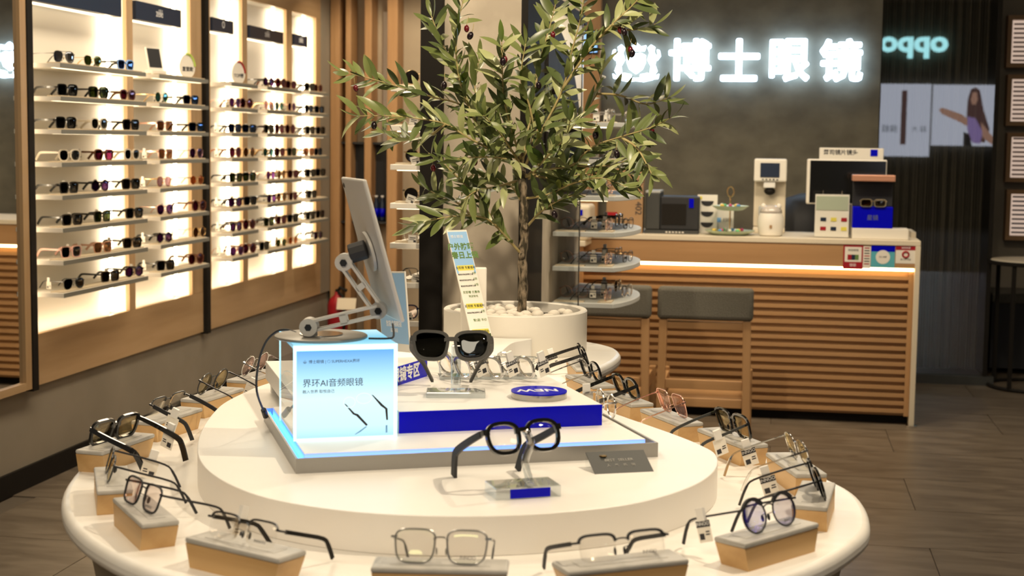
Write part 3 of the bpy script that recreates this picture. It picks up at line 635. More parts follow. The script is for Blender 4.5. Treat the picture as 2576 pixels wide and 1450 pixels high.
# ------------------------------------------------------------------ blocks and eyeglasses round the table edge
bw_, bd_, bh_ = .18, .056, .042
def blk():
    m = MB(); w2, d2 = bw_/2, bd_/2; i = .010
    m.prism([(-w2+i, -d2), (w2-i, -d2), (w2-i-.004, d2-.004), (-w2+i+.004, d2-.004)], 0, bh_-.008, [(-w2+.001, -d2+.001), (w2-.001, -d2+.001), (w2-.002, d2-.001), (-w2+.002, d2-.001)])
    return m
bm_ = blk().mesh('body', 'block_wood'); btop = MB().box(-bw_/2, bw_/2, -bd_/2, bd_/2, bh_-.008, bh_)
bcell = MB().box(-.066, .066, -.012, .014, bh_, bh_+.0006).mesh('recess', 'block_top')
def pg(label, **kw):
    kw.setdefault('tl', .128); return label, glasses_meshes(**kw)
TG = {
 'F0': pg('thin steel square eyeglasses on the front middle block', style='square', w=.052, h=.044, dbl=.017, rim=.0028, kind='wire', tz=.0025, tx=.002, frame='steel', temple='gunmetal', lens='green_coat_lens'),
 'F-1': pg('black half-rim eyeglasses on the front left block', style='rect', w=.055, h=.036, dbl=.017, rim=.003, kind='half', tz=.006, tx=.002, frame='gunmetal', temple='black', lens='clear_lens'),
 'F1': pg('black browline half-rim eyeglasses on the front right block', style='rect', w=.055, h=.036, dbl=.018, rim=.004, kind='half', tz=.006, tx=.002, frame='soft_black', temple='soft_black', lens='clear_lens'),
 'L0': pg('black wire rectangular eyeglasses on the front left corner block', style='square', w=.050, h=.040, dbl=.018, rim=.0034, kind='wire', tz=.0034, tx=.002, frame='soft_black', lens='pink_lens'),
 'L1': pg('thin black wire eyeglasses on the second left block', style='panto', w=.052, h=.042, rim=.003, kind='wire', tz=.003, tx=.002, frame='gunmetal', temple='soft_black', lens='gold_lens'),
 'L2': pg('thick glossy black square eyeglasses on the third left block', style='square', w=.052, h=.042, rim=.004, depth=.005, tz=.011, frame='black_gloss', lens='gold_lens'),
 'L3': pg('black half-rim eyeglasses with a white tag on the fourth left block', tl=.108, style='rect', w=.053, h=.040, rim=.003, kind='half', tz=.008, tx=.0025, frame='gunmetal', temple='soft_black', lens='clear_lens'),
 'L4': pg('round black wire eyeglasses on the fifth left block', tl=.108, style='round', w=.050, h=.050, rim=.003, kind='wire', tz=.0025, tx=.002, frame='gunmetal', lens='gold_lens'),
 'L5': pg('round silver wire eyeglasses on the farthest left block', tl=.108, style='round', w=.052, h=.050, rim=.003, kind='wire', tz=.0022, tx=.0018, frame='chrome', lens='pink_lens'),
 'R0': pg('black and clear round double-bridge eyeglasses on the front right corner block', style='round', w=.050, h=.048, rim=.0026, kind='wire', browline=True, double=True, tz=.003, tx=.002, frame='soft_black', lens='violet_lens'),
 'R1': pg('dark panto eyeglasses seen edge-on on the second right block', style='panto', w=.050, h=.046, rim=.003, depth=.004, tz=.003, tx=.002, frame='black_gloss', temple='gunmetal', lens='grey_lens'),
 'R2': pg('thin silver eyeglasses with yellow-coated lenses on the third right block', style='panto', w=.052, h=.046, rim=.0028, kind='wire', tz=.0025, tx=.002, frame='chrome', lens='gold_lens'),
 'R3': pg('olive-black square eyeglasses with slim flat temples on the fourth right block', style='square', w=.052, h=.046, rim=.0026, tz=.006, tx=.002, frame='black_gloss', temple='dark_grey', lens='gold_lens'),
 'R4': pg('rose gold wire eyeglasses with pink lenses on the fifth right block', style='square', w=.052, h=.050, rim=.0022, kind='wire', tz=.0022, tx=.0018, frame='rose', lens='pink_lens'),
 'R5': pg('glossy black panto eyeglasses with amber lenses on the sixth right block', style='panto', w=.050, h=.044, rim=.0036, depth=.005, tz=.009, frame='black_gloss', lens='gold_lens'),
 'R6': pg('black panto eyeglasses with silver temples on the seventh right block', style='panto', w=.048, h=.044, rim=.0034, depth=.005, tz=.0025, tx=.002, frame='black_gloss', temple='chrome', lens='clear_lens'),
 'R7': pg('glossy black eyeglasses on the farthest right block near the planter', style='square', w=.050, h=.042, rim=.004, depth=.005, tz=.009, frame='black_gloss', temple='black_gloss', lens='grey_lens'),
}
BC = dict(zip(['F0', 'F-1', 'F1', 'L0', 'L1', 'L2', 'L3', 'L4', 'L5', 'R0', 'R1', 'R2', 'R3', 'R4', 'R5', 'R6', 'R7'], [
 # centre x,y and long-axis direction angle (deg, local +x); outward = local -y
 (-.425, 1.900, 8), (-.710, 1.936, -25), (-.193, 1.968, 33), (-.924, 2.090, -52), (-1.06, 2.272, -63), (-1.182, 2.55, -97), (-1.200, 2.83, -99), (-1.205, 3.09, -99), (-1.205, 3.36, -98),
 (.000, 2.175, 54), (.072, 2.425, 84), (.045, 2.655, 107), (-.073, 2.875, 121), (-.203, 3.065, 121), (-.319, 3.265, 121), (-.424, 3.485, 119), (-.475, 3.735, 106)]))
ORDN = dict(F0='front middle wood block with grey top nearest the camera', L0='wood block at the front left corner of the display table', R0='wood block at the front right corner of the display table')
ORDN.update({'F-1': 'front left wood block with grey top', 'F1': 'front right wood block with grey top'})
for i, q in enumerate(('second', 'third', 'fourth', 'fifth', 'sixth', 'seventh')):
    ORDN['L%d' % (i+1)] = '%s wood display block from the front along the left table edge' % q; ORDN['R%d' % (i+1)] = '%s wood display block from the front along the right table edge' % q
ORDN['R7'] = 'farthest wood display block on the right table edge by the planter'
btm = btop.mesh('top_slab', 'block_top')
for k, (x, y, a) in BC.items():
    t = thing('display_block', ORDN[k], 'display block', (x, y, TZ), (0, 0, R(a)), 'wood display blocks round the table')
    inst(bm_, 'body', t)
    o = inst(btm, 'top_slab', t); b = o.modifiers.new('bevel', 'BEVEL'); b.width = .003; b.segments = 2
    inst(bcell, 'recess', t)
    lab, G = TG[k]
    ax = Vector((math.cos(R(a)), math.sin(R(a)), 0)); inw = Vector((-ax.y, ax.x, 0))
    th = math.asin((bh_-.0025)/G['tl'])
    yaw_ = dict(L0=10, F0=-2, R0=-2, R1=14, L1=0, L2=-8).get(k, 0)
    x, y = x-inw.x*.010, y-inw.y*.010
    g_ = glasses(G, lab, (x, y, TZ+bh_+.0008), (-th, 0, R(a+yaw_)), 'eyeglasses round the table', {'R1': 1, 'R2': 1, 'R0': -1, 'L2': -2, 'L1': -2, 'F-1': -2, 'L3': 2, 'L4': -2, 'R3': -2, 'R7': 1}.get(k, 0))
    if k in ('F0', 'F-1', 'F1', 'L0', 'R0'): inst(tagtext('INNOO', .0062, 'text_dark'), 'lens_print', g_, basis((G['cx']+.002, -.0032, .0095), (1, 0, 0), (0, 0, 1)))

# ================================================================== CENTRE DISPLAY (tray frame: u along the front edge, v to the back)
A0 = Vector((-.753, 2.29, PZ)); U = Vector((.9017, .4324, 0)); V = Vector((-.4324, .9017, 0)); AZ = math.atan2(U.y, U.x)
def uv(u, v, z): return A0+U*u+V*v+Vector((0, 0, z-PZ))
TT = .985
t = thing('lit_display_tray', 'low brushed metal tray with blue edge lighting on the plinth', 'display tray', (A0.x, A0.y, PZ), (0, 0, AZ))
MB().box(0, .624, 0, .004, 0, .025).box(0, .004, .004, .47, 0, .025).box(.620, .624, .004, .47, 0, .025).box(.004, .620, .466, .47, 0, .025).build('rim', 'brushed', t)
MB().box(.016, .608, .020, .462, 0, .0285).build('panel', 'white', t, bevel=.001)
MB().box(.005, .619, .006, .012, .001, .019).build('led_strip', 'led_blue', t)
MB().box(.005, .011, .013, .46, .001, .019).build('led_strip', 'led_blue', t)
RZ0, RZ1 = .9887, 1.027
t = thing('riser', 'white riser with glossy royal blue front on the lit tray', 'riser', (A0.x, A0.y, 0), (0, 0, AZ))
MB().prism([(.20, .157), (.574, .157), (.574, .80), (.04, .80), (.04, .345), (.20, .345)], RZ0, RZ1).build('body', 'white', t, bevel=.0012)
MB().box(.20, .574, .153, .157, RZ0, RZ1-.0006).build('front_panel', 'blue', t)
for v in (.50, .78):
    tag_ = MB().prism([(.05, v), (.56, v), (.56, v+.02), (.05, v+.02)], PZ, RZ0).build('foot', 'white', t)

# light box
LB = uv(.012, .122, .9887)
t = thing('light_box', 'glowing acrylic light box showing an advert for audio glasses', 'light box', LB, (0, 0, AZ))
bw, bd, bh = .178, .196, .163
MB().box(0, .002, .003, bd, 0, bh).build('side_panel', 'clear_sheet', t)
MB().box(bw-.002, bw, .003, bd, 0, bh).build('side_panel', 'clear_sheet', t)
MB().box(.002, bw-.002, bd-.002, bd, 0, bh).build('back_panel', 'clear_sheet', t)
emis_grad('lightbox_top', [(0, (.45, .85, 1.0)), (.35, (.20, .62, .85)), (1, (.65, .95, 1.0))], 1.0, 1)
MB().box(0, bw, .003, bd, bh-.006, bh).build('top_panel', 'lightbox_top', t, bevel=.001)
emis_grad('lightbox_print', [(0, (.45, .78, .95)), (.12, (.62, .92, 1.0)), (.45, (.70, .97, 1.0)), (.72, (.42, .75, .98)), (1, (.16, .43, .82))], 1.15, 2)
fp = MB().box(.0055, bw-.0065, -.001, .0025, .0045, bh-.0095).build('front_print', 'lightbox_print', t)
for x0, x1, z0, z1 in ((0, .005, 0, bh), (bw-.006, bw, 0, bh), (.005, bw-.006, 0, .004), (.005, bw-.006, bh-.009, bh)):
    MB().box(x0, x1, -.001, .003, z0, z1).build('glowing_edge', 'led_cyan', t)
MB().box(0, .0025, bd-.0025, bd+.001, 0, bh).build('glowing_edge', 'led_cyan', t)
def onfront(x, z): return basis((x, -.0016, z), (1, 0, 0), (0, 0, 1))
text('headline', '界环AI音频眼镜', .0150, 'text_dark', onfront(.015, .098), fp, .0003, 0, 'LEFT')
text('tagline', '融入世界 取悦自己', .0066, 'text_dark', onfront(.015, .084), fp, .0003, 0, 'LEFT')
text('brand_line', '⚜ 博士眼镜 | ⬡ SUPERHEXA界环', .0066, 'text_dark', onfront(.015, .135), fp, .0003, 0, 'LEFT')
emis('print_white', (.75, .98, 1.0), 1.25)
def flat(pts, y): 
    m = MB(); n = len(pts); m.add([(x, y, z) for x, z in pts]+[(x, y+.0004, z) for x, z in pts], [tuple(range(n)), tuple(range(2*n-1, n-1, -1))]+[(i, n+i, n+(i+1) % n, (i+1) % n) for i in range(n)]); return m
for pts in ([(.086, .062), (.089, .061), (.104, .045), (.110, .043), (.127, .024), (.124, .022), (.107, .040), (.101, .043)], [(.133, .076), (.136, .075), (.153, .058), (.161, .051), (.162, .031), (.159, .031), (.157, .050), (.149, .056)]):
    flat(pts, -.0014).build('printed_temple', 'text_dark', fp)
for pts in ([(.123, .021), (.126, .021), (.114, .012), (.106, .008), (.104, .008)], [(.158, .022), (.161, .022), (.161, .009), (.158, .009)]):
    flat(pts, -.0014).build('printed_reflection', 'sky_blue', fp)
m = MB()
for cx, cz, rx, rz in ((.120, .070, .013, .009), (.095, .064, .010, .009)): m.loop([(cx+rx*math.cos(a*.2618), -.0014, cz+rz*math.sin(a*.2618)) for a in range(24)], .0006, 4)
m.build('printed_rims', 'print_white', fp)
# usb cable
pts = [uv(.004, .40, .990), uv(-.006, .40, 1.03), uv(-.014, .41, 1.09), uv(-.014, .40, 1.14), uv(.0, .38, 1.166), uv(.03, .35, 1.158), uv(.06, .30, 1.1555)]
pts = [atz(668, 1045, .985), atd(646, 985, 2.68), atd(650, 915, 2.70), atd(668, 862, 2.72), atd(695, 835, 2.72), atd(722, 830, 2.70), atd(745, 838, 2.66)]
t = thing('usb_cable', 'thin black cable looping from the tray up to the tablet stand', 'cable', pts[0]); P0 = pts[0].copy()
MB().tube(spline([p-P0 for p in pts], 6, False), .0021, 8).build('cord', 'soft_black', t, True)
MB().tube([Vector((0, 0, -.002)), (pts[1]-P0)*.22], .0055, 8).build('plug', 'soft_black', t)

# tablet on folding stand
zt = LB.z+bh
bc = atz(808, 851, zt); t = thing('tablet_stand', 'silver folding tablet stand with round base on the light box', 'tablet stand', bc)
B = lambda px, py, w=2.62: atd(px, py, w)-bc
MB().lathe([(.079, .0005), (.081, .002), (.081, .005), (.079, .0065), (.001, .0065)], 48).build('base_disc', 'disc_grey', t, auto=True)
MB().lathe([(.038, .0065), (.038, .0085), (.001, .0085)], 32, (.0, 0, 0)).build('swivel_plate', 'chrome', t, auto=True)
p0, p1, p2 = B(778, 822, 2.60), B(953, 781, 2.60), B(866, 660, 2.60)
hd = Vector((_cy, -_sy, 0)); dp = Vector((FWD.x, FWD.y, 0)).normalized()
MB().tube([p0+dp*.016, p0-dp*.016], .0155, 20).tube([p0, Vector((p0.x*.9, p0.y*.9, .008))], .013, 10).build('pivot', 'alu', t, auto=True)
def arm(a, b, nm):
    m = MB(); d = (b-a).normalized(); q = dp.cross(d).normalized()
    for s in (-.0085, .0085):
        for off in (-.011, .011):
            pa, pb = a+q*s+dp*off, b+q*s+dp*off
            m.sweep([pa, pb], [.005]*2, [.0045]*2, dp)
    for off in (-.011, .011):
        m.tube([a+dp*(off-.0025), a+dp*(off+.0025)], .0145, 18); m.tube([b+dp*(off-.0025), b+dp*(off+.0025)], .0145, 18)
        c = a+(b-a)*.45; m.sweep([c+dp*off, a+(b-a)*.55+dp*off], [.005]*2, [.017]*2, dp)
    o = m.build(nm, 'alu', t)
    for c in (a, b): MB().tube([c-dp*.0135, c-dp*.0165], .0065, 6).build('hex_bolt', 'gunmetal', o)
arm(p0, p1, 'lower_arm'); arm(p1, p2, 'upper_arm')
kn = B(905, 632, 2.60)
MB().tube([p2, B(885, 645, 2.60)], .009, 12).tube([p2+dp*.012, p2-dp*.012], .0155, 18).build('neck_joint', 'alu', t, auto=True)
m = MB(); ax = (hd*.95+Vector((0, 0, .30))).normalized(); m.tube([kn-ax*.018, kn+ax*.012], .0175, 10); m.build('knob', 'soft_black', t, bevel=.002)
Lx = (-hd*.284+Vector((0, 0, .959))).normalized(); Wx = (hd*.315-dp*.949).normalized(); Nx = Lx.cross(Wx).normalized()   # Nx towards the screen or the back
if Nx.dot(hd) < 0: Nx = -Nx
tc = B(930, 626, 2.62)
MB().tube([tc-Nx*.006-Lx*.004, tc-Nx*.001-Lx*.004], .036, 32).build('mount_plate', 'alu', t, auto=True)
tb = thing('tablet', 'thin silver tablet propped upright on the folding stand', 'tablet', mw=basis(bc+tc+Nx*.0045, Wx, Lx))
zs = 1 if basis((0, 0, 0), Wx, Lx).col[2].xyz.dot(Nx) > 0 else -1
o = MB().box(-.089, .089, -.126, .126, -.0038, .0038).build('body', 'alu', tb, bevel=.0034, seg=4, auto=True)
MB().box(-.085, .085, -.122, .122, (.0037 if zs > 0 else -.0042), (.0042 if zs > 0 else -.0037)).build('screen', 'black_gloss', tb)
MB().ball((-.075 if zs > 0 else -.075, .112, -.0042*zs), .005, .005, .0012, 10, 6).build('camera_lens', 'black_gloss', tb)
cbl = [bc+B(988, 815, 2.62), bc+B(990, 846, 2.6), bc+B(975, 852, 2.6), atz(928, 852, zt+.003)]
tag(MB().tube(spline(cbl, 5, False), .0018, 8).build('tablet_cable', 'soft_black', smooth=True), 'short black lead from the tablet to the round stand base', 'cable')

# acrylic stand with grey sunglasses
RZ = RZ1
t = thing('acrylic_stand', 'clear acrylic stand holding the dark grey sunglasses', 'eyewear stand', (-.578, 2.70, RZ), (0, 0, R(12)))
MB().box(-.055, .055, -.026, .026, 0, .011).build('base', 'acrylic', t, bevel=.002)
MB().box(-.009, .009, -.006, .006, .0113, .096).build('upright', 'acrylic', t, bevel=.002)
gg = glasses_meshes('wayfarer', .058, .050, .019, rim=.0045, depth=.006, tz=.015, tx=.005, tl=.145, conv=.038, frame='grey_matte', lens='black_lens', temple='grey_matte')
glasses(gg, 'large matte grey sunglasses on the clear stand above the blue riser', (-.583, 2.682, RZ+.070), (R(-26), 0, R(12)), None, 0, 'sunglasses', 'sunglasses')
# acrylic stand with black glasses
t = thing('acrylic_stand', 'clear acrylic stand with blue label strip holding black smart glasses', 'eyewear stand', (-.372, 2.235, PZ), (0, 0, R(28)))
MB().box(-.052, .052, -.030, .030, 0, .018).build('base', 'acrylic', t, bevel=.0012)
MB().box(-.030, .034, -.0318, -.0306, .002, .016).build('label_strip', 'blue', t)
MB().tube(spline([(.012, .0, .0185), (.004, .002, .05), (.012, .0, .08), (.002, -.004, .098)], 5, False), .006, 10).build('upright', 'acrylic', t, True)
gg = glasses_meshes('panto', .050, .044, .019, rim=.0046, depth=.006, tz=.013, tx=.005, tl=.148, frame='black_gloss', lens='clear_lens', temple='soft_black')
glasses(gg, 'glossy black smart glasses tilted on the clear stand at the front of the plinth', (-.370, 2.253, PZ+.062), (R(-25), 0, R(38)), None, 0)
# NEW badge
t = thing('badge_disc', 'round royal blue acrylic badge reading NEW on the riser', 'badge', (-.425, 2.722, RZ), (0, 0, R(180+20)))
MB().lathe([(.052, 0), (.052, .011)], 48).build('clear_puck', 'puck', t, auto=True)
MB().lathe([(.052, .0112), (.052, .0135)], 48).build('blue_top', 'blue', t, auto=True)
text('lettering', 'NEW', .034, 'text_white', Matrix.Translation((.004, .002, .0139)), t, .0003, .0006)
# BEST SELLER wedge
p = [atz(1497, 1194, PZ), atz(1645, 1187, PZ), atz(1605, 1130, .985), atz(1452, 1133, .985)]
xa = (p[1]-p[0]).normalized(); wd = (p[1]-p[0]).length; mid = (p[0]+p[1])/2; back = (((p[2]+p[3])/2-mid)); back.z = 0
t = thing('sign_wedge', 'dark acrylic BEST SELLER wedge in front of the lit tray', 'sign', mw=basis(mid, xa, Vector((-xa.y, xa.x, 0))))
m = MB(); d_, h_ = .052, .026
m.add([(-wd/2, 0, 0), (wd/2, 0, 0), (wd/2, d_, h_), (-wd/2, d_, h_), (-wd/2, .002, 0), (wd/2, .002, 0), (wd/2, d_+.001, h_-.002), (-wd/2, d_+.001, h_-.002)], [(0, 1, 2, 3), (7, 6, 5, 4), (0, 4, 5, 1), (1, 5, 6, 2), (2, 6, 7, 3), (3, 7, 4, 0)])
f_ = m.build('slanted_face', 'dark_grey', t)
MB().box(-wd/2, wd/2, d_-.002, d_+.001, 0, h_-.002).build('back_leg', 'clear_sheet', t)
tilt = math.atan2(h_, d_)
def onw(y): return basis((0, y, y*h_/d_+.0004), (1, 0, 0), (0, math.cos(tilt), math.sin(tilt)))
text('lettering', 'BEST  SELLER', .0088, 'text_grey', onw(.030), f_, .0002); text('lettering', '人    气    热    销', .0068, 'text_grey', onw(.018), f_, .0002)
MB().lathe([(.007, 0), (.006, .0012)], 6, (-.024, .041, .041*h_/d_+.0003)).build('logo_stud', 'gold', t)
# blue sign board on the riser
a, b = Vector((-.745, 2.63, RZ)), Vector((-.683, 2.915, RZ))
d = (b-a).normalized(); t = thing('blue_sign_board', 'royal blue board lettered in white behind the light box', 'sign', mw=basis(a, d, Vector((-d.y, d.x, 0))))
L_ = (b-a).length; bd_o = MB().box(0, L_, 0, .004, 0, .036).build('board', 'blue', t)
text('lettering', '智能眼镜专区', .030, 'text_white', basis((L_/2+.02, -.0006, .018), (1, 0, 0), (0, 0, 1)), bd_o, .0003, .0008)
# acrylic rack with clear glasses
c = Vector((-.562, 2.925, RZ)); ra = R(17); t = thing('acrylic_rack', 'low clear acrylic rack with transparent glasses on the riser', 'eyewear rack', c, (0, 0, ra))
MB().box(-.098, .098, -.022, .022, 0, .006).build('base', 'acrylic', t)
MB().tube(spline([(-.094, .01, .0062), (-.094, .01, .034), (-.088, .01, .040), (.088, .01, .040), (.094, .01, .034), (.094, .01, .0062)], 4, False), .0022, 8).build('frame', 'acrylic', t, True)
cg = glasses_meshes('panto', .048, .040, .018, rim=.0034, depth=.0045, tz=.005, tx=.003, tl=.036, frame='clear_frame', lens='clear_lens', temple='clear_frame')
for i, (q, l) in enumerate(((-.062, 'left'), (.0, 'middle'), (.062, 'right'))):
    p = c+Vector((math.cos(ra)*q, math.sin(ra)*q, 0))+Vector((-math.sin(ra)*-.012, math.cos(ra)*-.012, .0068))
    glasses(cg, '%s transparent folded eyeglasses on the acrylic rack' % l, p, (R(18), 0, ra+R(-62)), 'transparent eyeglasses on the rack', 1)
# two spare pairs lying on the plinth right of the riser
gm = glasses_meshes('square', .050, .040, rim=.0025, tz=.005, tx=.002, tl=.03, frame='gunmetal', lens='clear_lens'); gs = glasses_meshes('round', .046, .044, rim=.003, tl=.03, kind='wire', tz=.003, tx=.002, frame='chrome', lens='clear_lens')
glasses(gm, 'dark metal eyeglasses leaning beside the right edge of the riser', uv(.615, .60, PZ+.001), (R(-4), 0, AZ+R(90)), None, 0)
glasses(gs, 'silver wire eyeglasses with a grey tag beside the blue riser corner', uv(.612, .24, .9892), (R(-2), 0, AZ+R(90)), None, 2)

# leaflet stands
def leaflet(label, corners, thick, facemat, extras, name='leaflet_stand'):
    tl_, tr_2, br_, bl_ = corners
    o = (bl_+br_)/2; xa = (br_-bl_).normalized(); ya = (tl_-bl_)
    M = basis(o, xa, ya); t = thing(name, label, 'leaflet', mw=M); wdt = (br_-bl_).length; ht = ya.length
    MB().box(-wdt/2, wdt/2, 0, ht, -thick, 0).build('board', 'paper', t)
    extras(t, wdt, ht); return t
mat('grad_sky', (.30, .52, .80), .4)
def flyer(t, w_, h_):
    z = .0004
    def rect(x0, x1, y0, y1, m, zz, nm='print'): return MB().box(w_*(x0-.5), w_*(x1-.5), h_*y0, h_*y1, 0, zz).build(nm, m, t)
    rect(.03, .97, .62, .985, 'grad_sky', z, 'blue_panel'); rect(.03, .97, .0, .62, 'paper', z, 'white_panel'); rect(.03, .97, 0, .10, 'leaf_b', z*1.3, 'grass_strip')
    for y0, y1 in ((.40, .68), (.16, .35), (.02, .13)): rect(.12, .88, y0, y1, 'paper', z*1.6, 'card'); rect(.10, .90, y1-.035, y1+.01, 'yellow', z*2, 'yellow_tab')
    T = lambda s, x, y, sz, m='text_dark', of=0: text('lettering', s, sz, m, Matrix.Translation((w_*(x-.5), h_*y, z*2.4)), t, .0002, of)
    T('博士眼镜', .42, .94, .010, 'text_white'); T('户外防晒', .50, .85, .021, 'green_text', .0006); T('春日上镜', .62, .775, .021, 'green_text', .0006)
    T('太阳镜 专属福利', .5, .668, .0085); T('近视镜 专属福利', .5, .337, .0085); T('镜片 限时福利', .5, .118, .0085)
    for k, y in enumerate((.61, .56, .51, .28)): T('购指定商品即享立减', .42, y, .0052, 'grey_matte'); T('5折', .85, y+.008, .0085, 'green_text')
    T('买即赠 优惠券', .5, .455, .0085, 'green_text'); T('到店验光', .55, .42, .0075, 'green_text'); T('第2副 半价', .6, .215, .009, 'green_text')
k = 3.90
leaflet('tall blue and yellow promotional leaflet leaning behind the sunglasses', [aty(1120, 580, k+.04), aty(1181, 570, k-.0), atz(1243, 868, PZ+.001), atz(1192, 872, PZ+.001)], .003, 'paper', flyer)
o = MB().box(-.035, .035, .0, .012, 0, .20).build('leaflet_holder', 'warm_white', bevel=.004); o.location = (-.800, 3.955, PZ); o.rotation_euler = (0, 0, R(10)); tag(o, 'plain cream support block behind the promotional leaflet', 'holder')
def flyer2(t, w_, h_):
    MB().box(-w_*.48, w_*.48, h_*.10, h_*.98, 0, .0004).build('teal_panel', 'grad_sky', t)
    text('lettering', '智能音频眼镜', .014, 'text_white', Matrix.Translation((0, h_*.34, .0007)), t, .0002); text('lettering', '试戴体验', .010, 'text_white', Matrix.Translation((0, h_*.26, .0007)), t, .0002)
k = 3.12
leaflet('pale blue table card standing behind the tablet', [aty(930, 690, k+.06), aty(985, 690, k-.05), aty(1032, 888, k-.10), aty(962, 880, k+.02)], .003, 'paper', flyer2, 'table_card')

# ================================================================== CONCRETE COLUMN WITH SHELVES
CX0, CX1, CY0, CY1 = -1.24, -.87, 5.17, 6.78
struct(MB().box(CX0+.02, CX1-.012, CY0+.03, CY1, 0, 3.2).build('wall_column', 'concrete'))
t = thing('column_frame', 'black steel frame edging the concrete column', 'frame', (0, 0, 0))
MB().box(CX0-.005, CX0+.075, CY0, CY0+.06, 0, 3.2).build('left_post', 'black', t, bevel=.002)
MB().box(CX1-.02, CX1+.004, CY0+.012, CY0+.40, 0, 2.06).build('side_plate', 'black', t)
MB().box(CX1-.011, CX1+.006, CY0+.40, CY1, 2.02, 2.06).build('top_bar', 'black', t)
t = thing('arch_light_panel', 'beige wall panel with a glowing curved arch on the column side', 'light panel', (CX1-.010, 0, 0))
MB().box(0, .006, 5.58, 6.76, 1.30, 2.015).build('panel', 'cream', t)
arc = [(5.60+1.05*math.sin(a), 1.30+.66*math.cos(a)) for a in [math.pi/2*i/24 for i in range(25)]]
n = len(arc)+1; pp = [(5.60, 1.30)]+arc
MB().add([(.018, y, z) for y, z in pp]+[(.024, y, z) for y, z in pp], [tuple(range(n-1, -1, -1)), tuple(range(n, 2*n))]+[(i, (i+1) % n, n+(i+1) % n, n+i) for i in range(n)]).build('arch', 'black', t)
MB().tube([(.012, y, z) for y, z in arc], .005, 6).build('led_strip', 'led_warm', t)
RSZ = [1.577, 1.432, 1.289, 1.147, 1.010, .867]
ro = [(-.868, 5.85), (-.625, 5.85)]+[(p.x, p.y) for p in spline([(-.600, 5.90, 0), (-.565, 6.05, 0), (-.555, 6.25, 0), (-.60, 6.47, 0), (-.72, 6.62, 0), (-.868, 6.70, 0)], 4, False)]
RN = ['top', 'second', 'third', 'fourth', 'fifth', 'lowest']
cl1 = glasses_meshes('round', .048, .046, rim=.0024, kind='wire', tz=.0025, tx=.002, frame='rose', temple='soft_black', lens='clear_lens'); cl2 = glasses_meshes('square', .050, .042, rim=.0028, kind='wire', tz=.003, tx=.002, frame='gunmetal', lens='clear_lens'); cl3 = glasses_meshes('panto', .050, .044, rim=.0036, depth=.005, tz=.006, frame='clear_frame', lens='clear_lens'); cl4 = glasses_meshes('square', .052, .044, rim=.004, tz=.009, frame='black_gloss', lens='clear_lens'); cl5 = glasses_meshes('panto', .050, .046, rim=.0036, tz=.008, frame='navy_frame', lens='pink_lens')
cl6 = glasses_meshes('round', .050, .048, rim=.0026, kind='wire', tz=.003, tx=.002, frame='gold', temple='soft_black', lens='grey_lens')
for i, z in enumerate(RSZ):
    sh = tag(MB().prism(ro, z-.018, z).build('curved_shelf', 'shelf_grey', bevel=.0015, auto=True), '%s curved grey shelf on the right side of the concrete column' % RN[i], 'shelf', 'curved shelves right of the column')
    MB().box(-.80, -.66, 5.90, 5.92, z-.021, z-.018).build('led', 'led_soft', sh)
    MB().box(-.69, -.635, 5.88, 5.98, z, z+.004).build('display_mat', 'mat_card', sh); MB().box(-.862, -.745, 5.87, 5.92, z, z+.004).build('display_mat', 'mat_card', sh)
    G = [cl3, cl4, cl1, cl1, cl1, cl1][i]
    glasses(G, 'thin eyeglasses at the front right of the %s curved column shelf' % RN[i], (-.655, 5.93, z+.005), (0, 0, R(83)), 'eyeglasses on the curved column shelves', 2)
    glasses([cl3, cl3, cl3, cl2, cl2, cl3][i], 'eyeglasses behind the front pair on the %s curved column shelf' % RN[i], (-.60, 6.15, z+.001), (0, 0, R(76)), 'eyeglasses on the curved column shelves', -2)
    glasses([cl1, cl2, cl1, cl1, cl1, cl1][i], 'eyeglasses behind the glass pane on the %s curved column shelf' % RN[i], (-.805, 6.045, z+.001), (0, 0, R(-4)), 'eyeglasses on the curved column shelves', 0)
    if i > 2: glasses([cl4, cl2, cl6][i-3], 'eyeglasses at the back of the %s curved column shelf' % RN[i], (-.66, 6.36, z+.001), (0, 0, R(82)), 'eyeglasses on the curved column shelves', 2)
t = thing('glass_fin', 'narrow upright glass fin with steel edge in front of the curved shelves', 'glass panel', (0, 0, 0))
MB().box(-.866, -.762, 5.832, 5.836, .84, 2.0).build('pane', 'clear_sheet', t); MB().box(-.762, -.758, 5.829, 5.839, .80, 2.0).build('edge', 'gunmetal', t)
LSZ = [1.692, 1.551, 1.411, 1.272, 1.128, .985, .845]
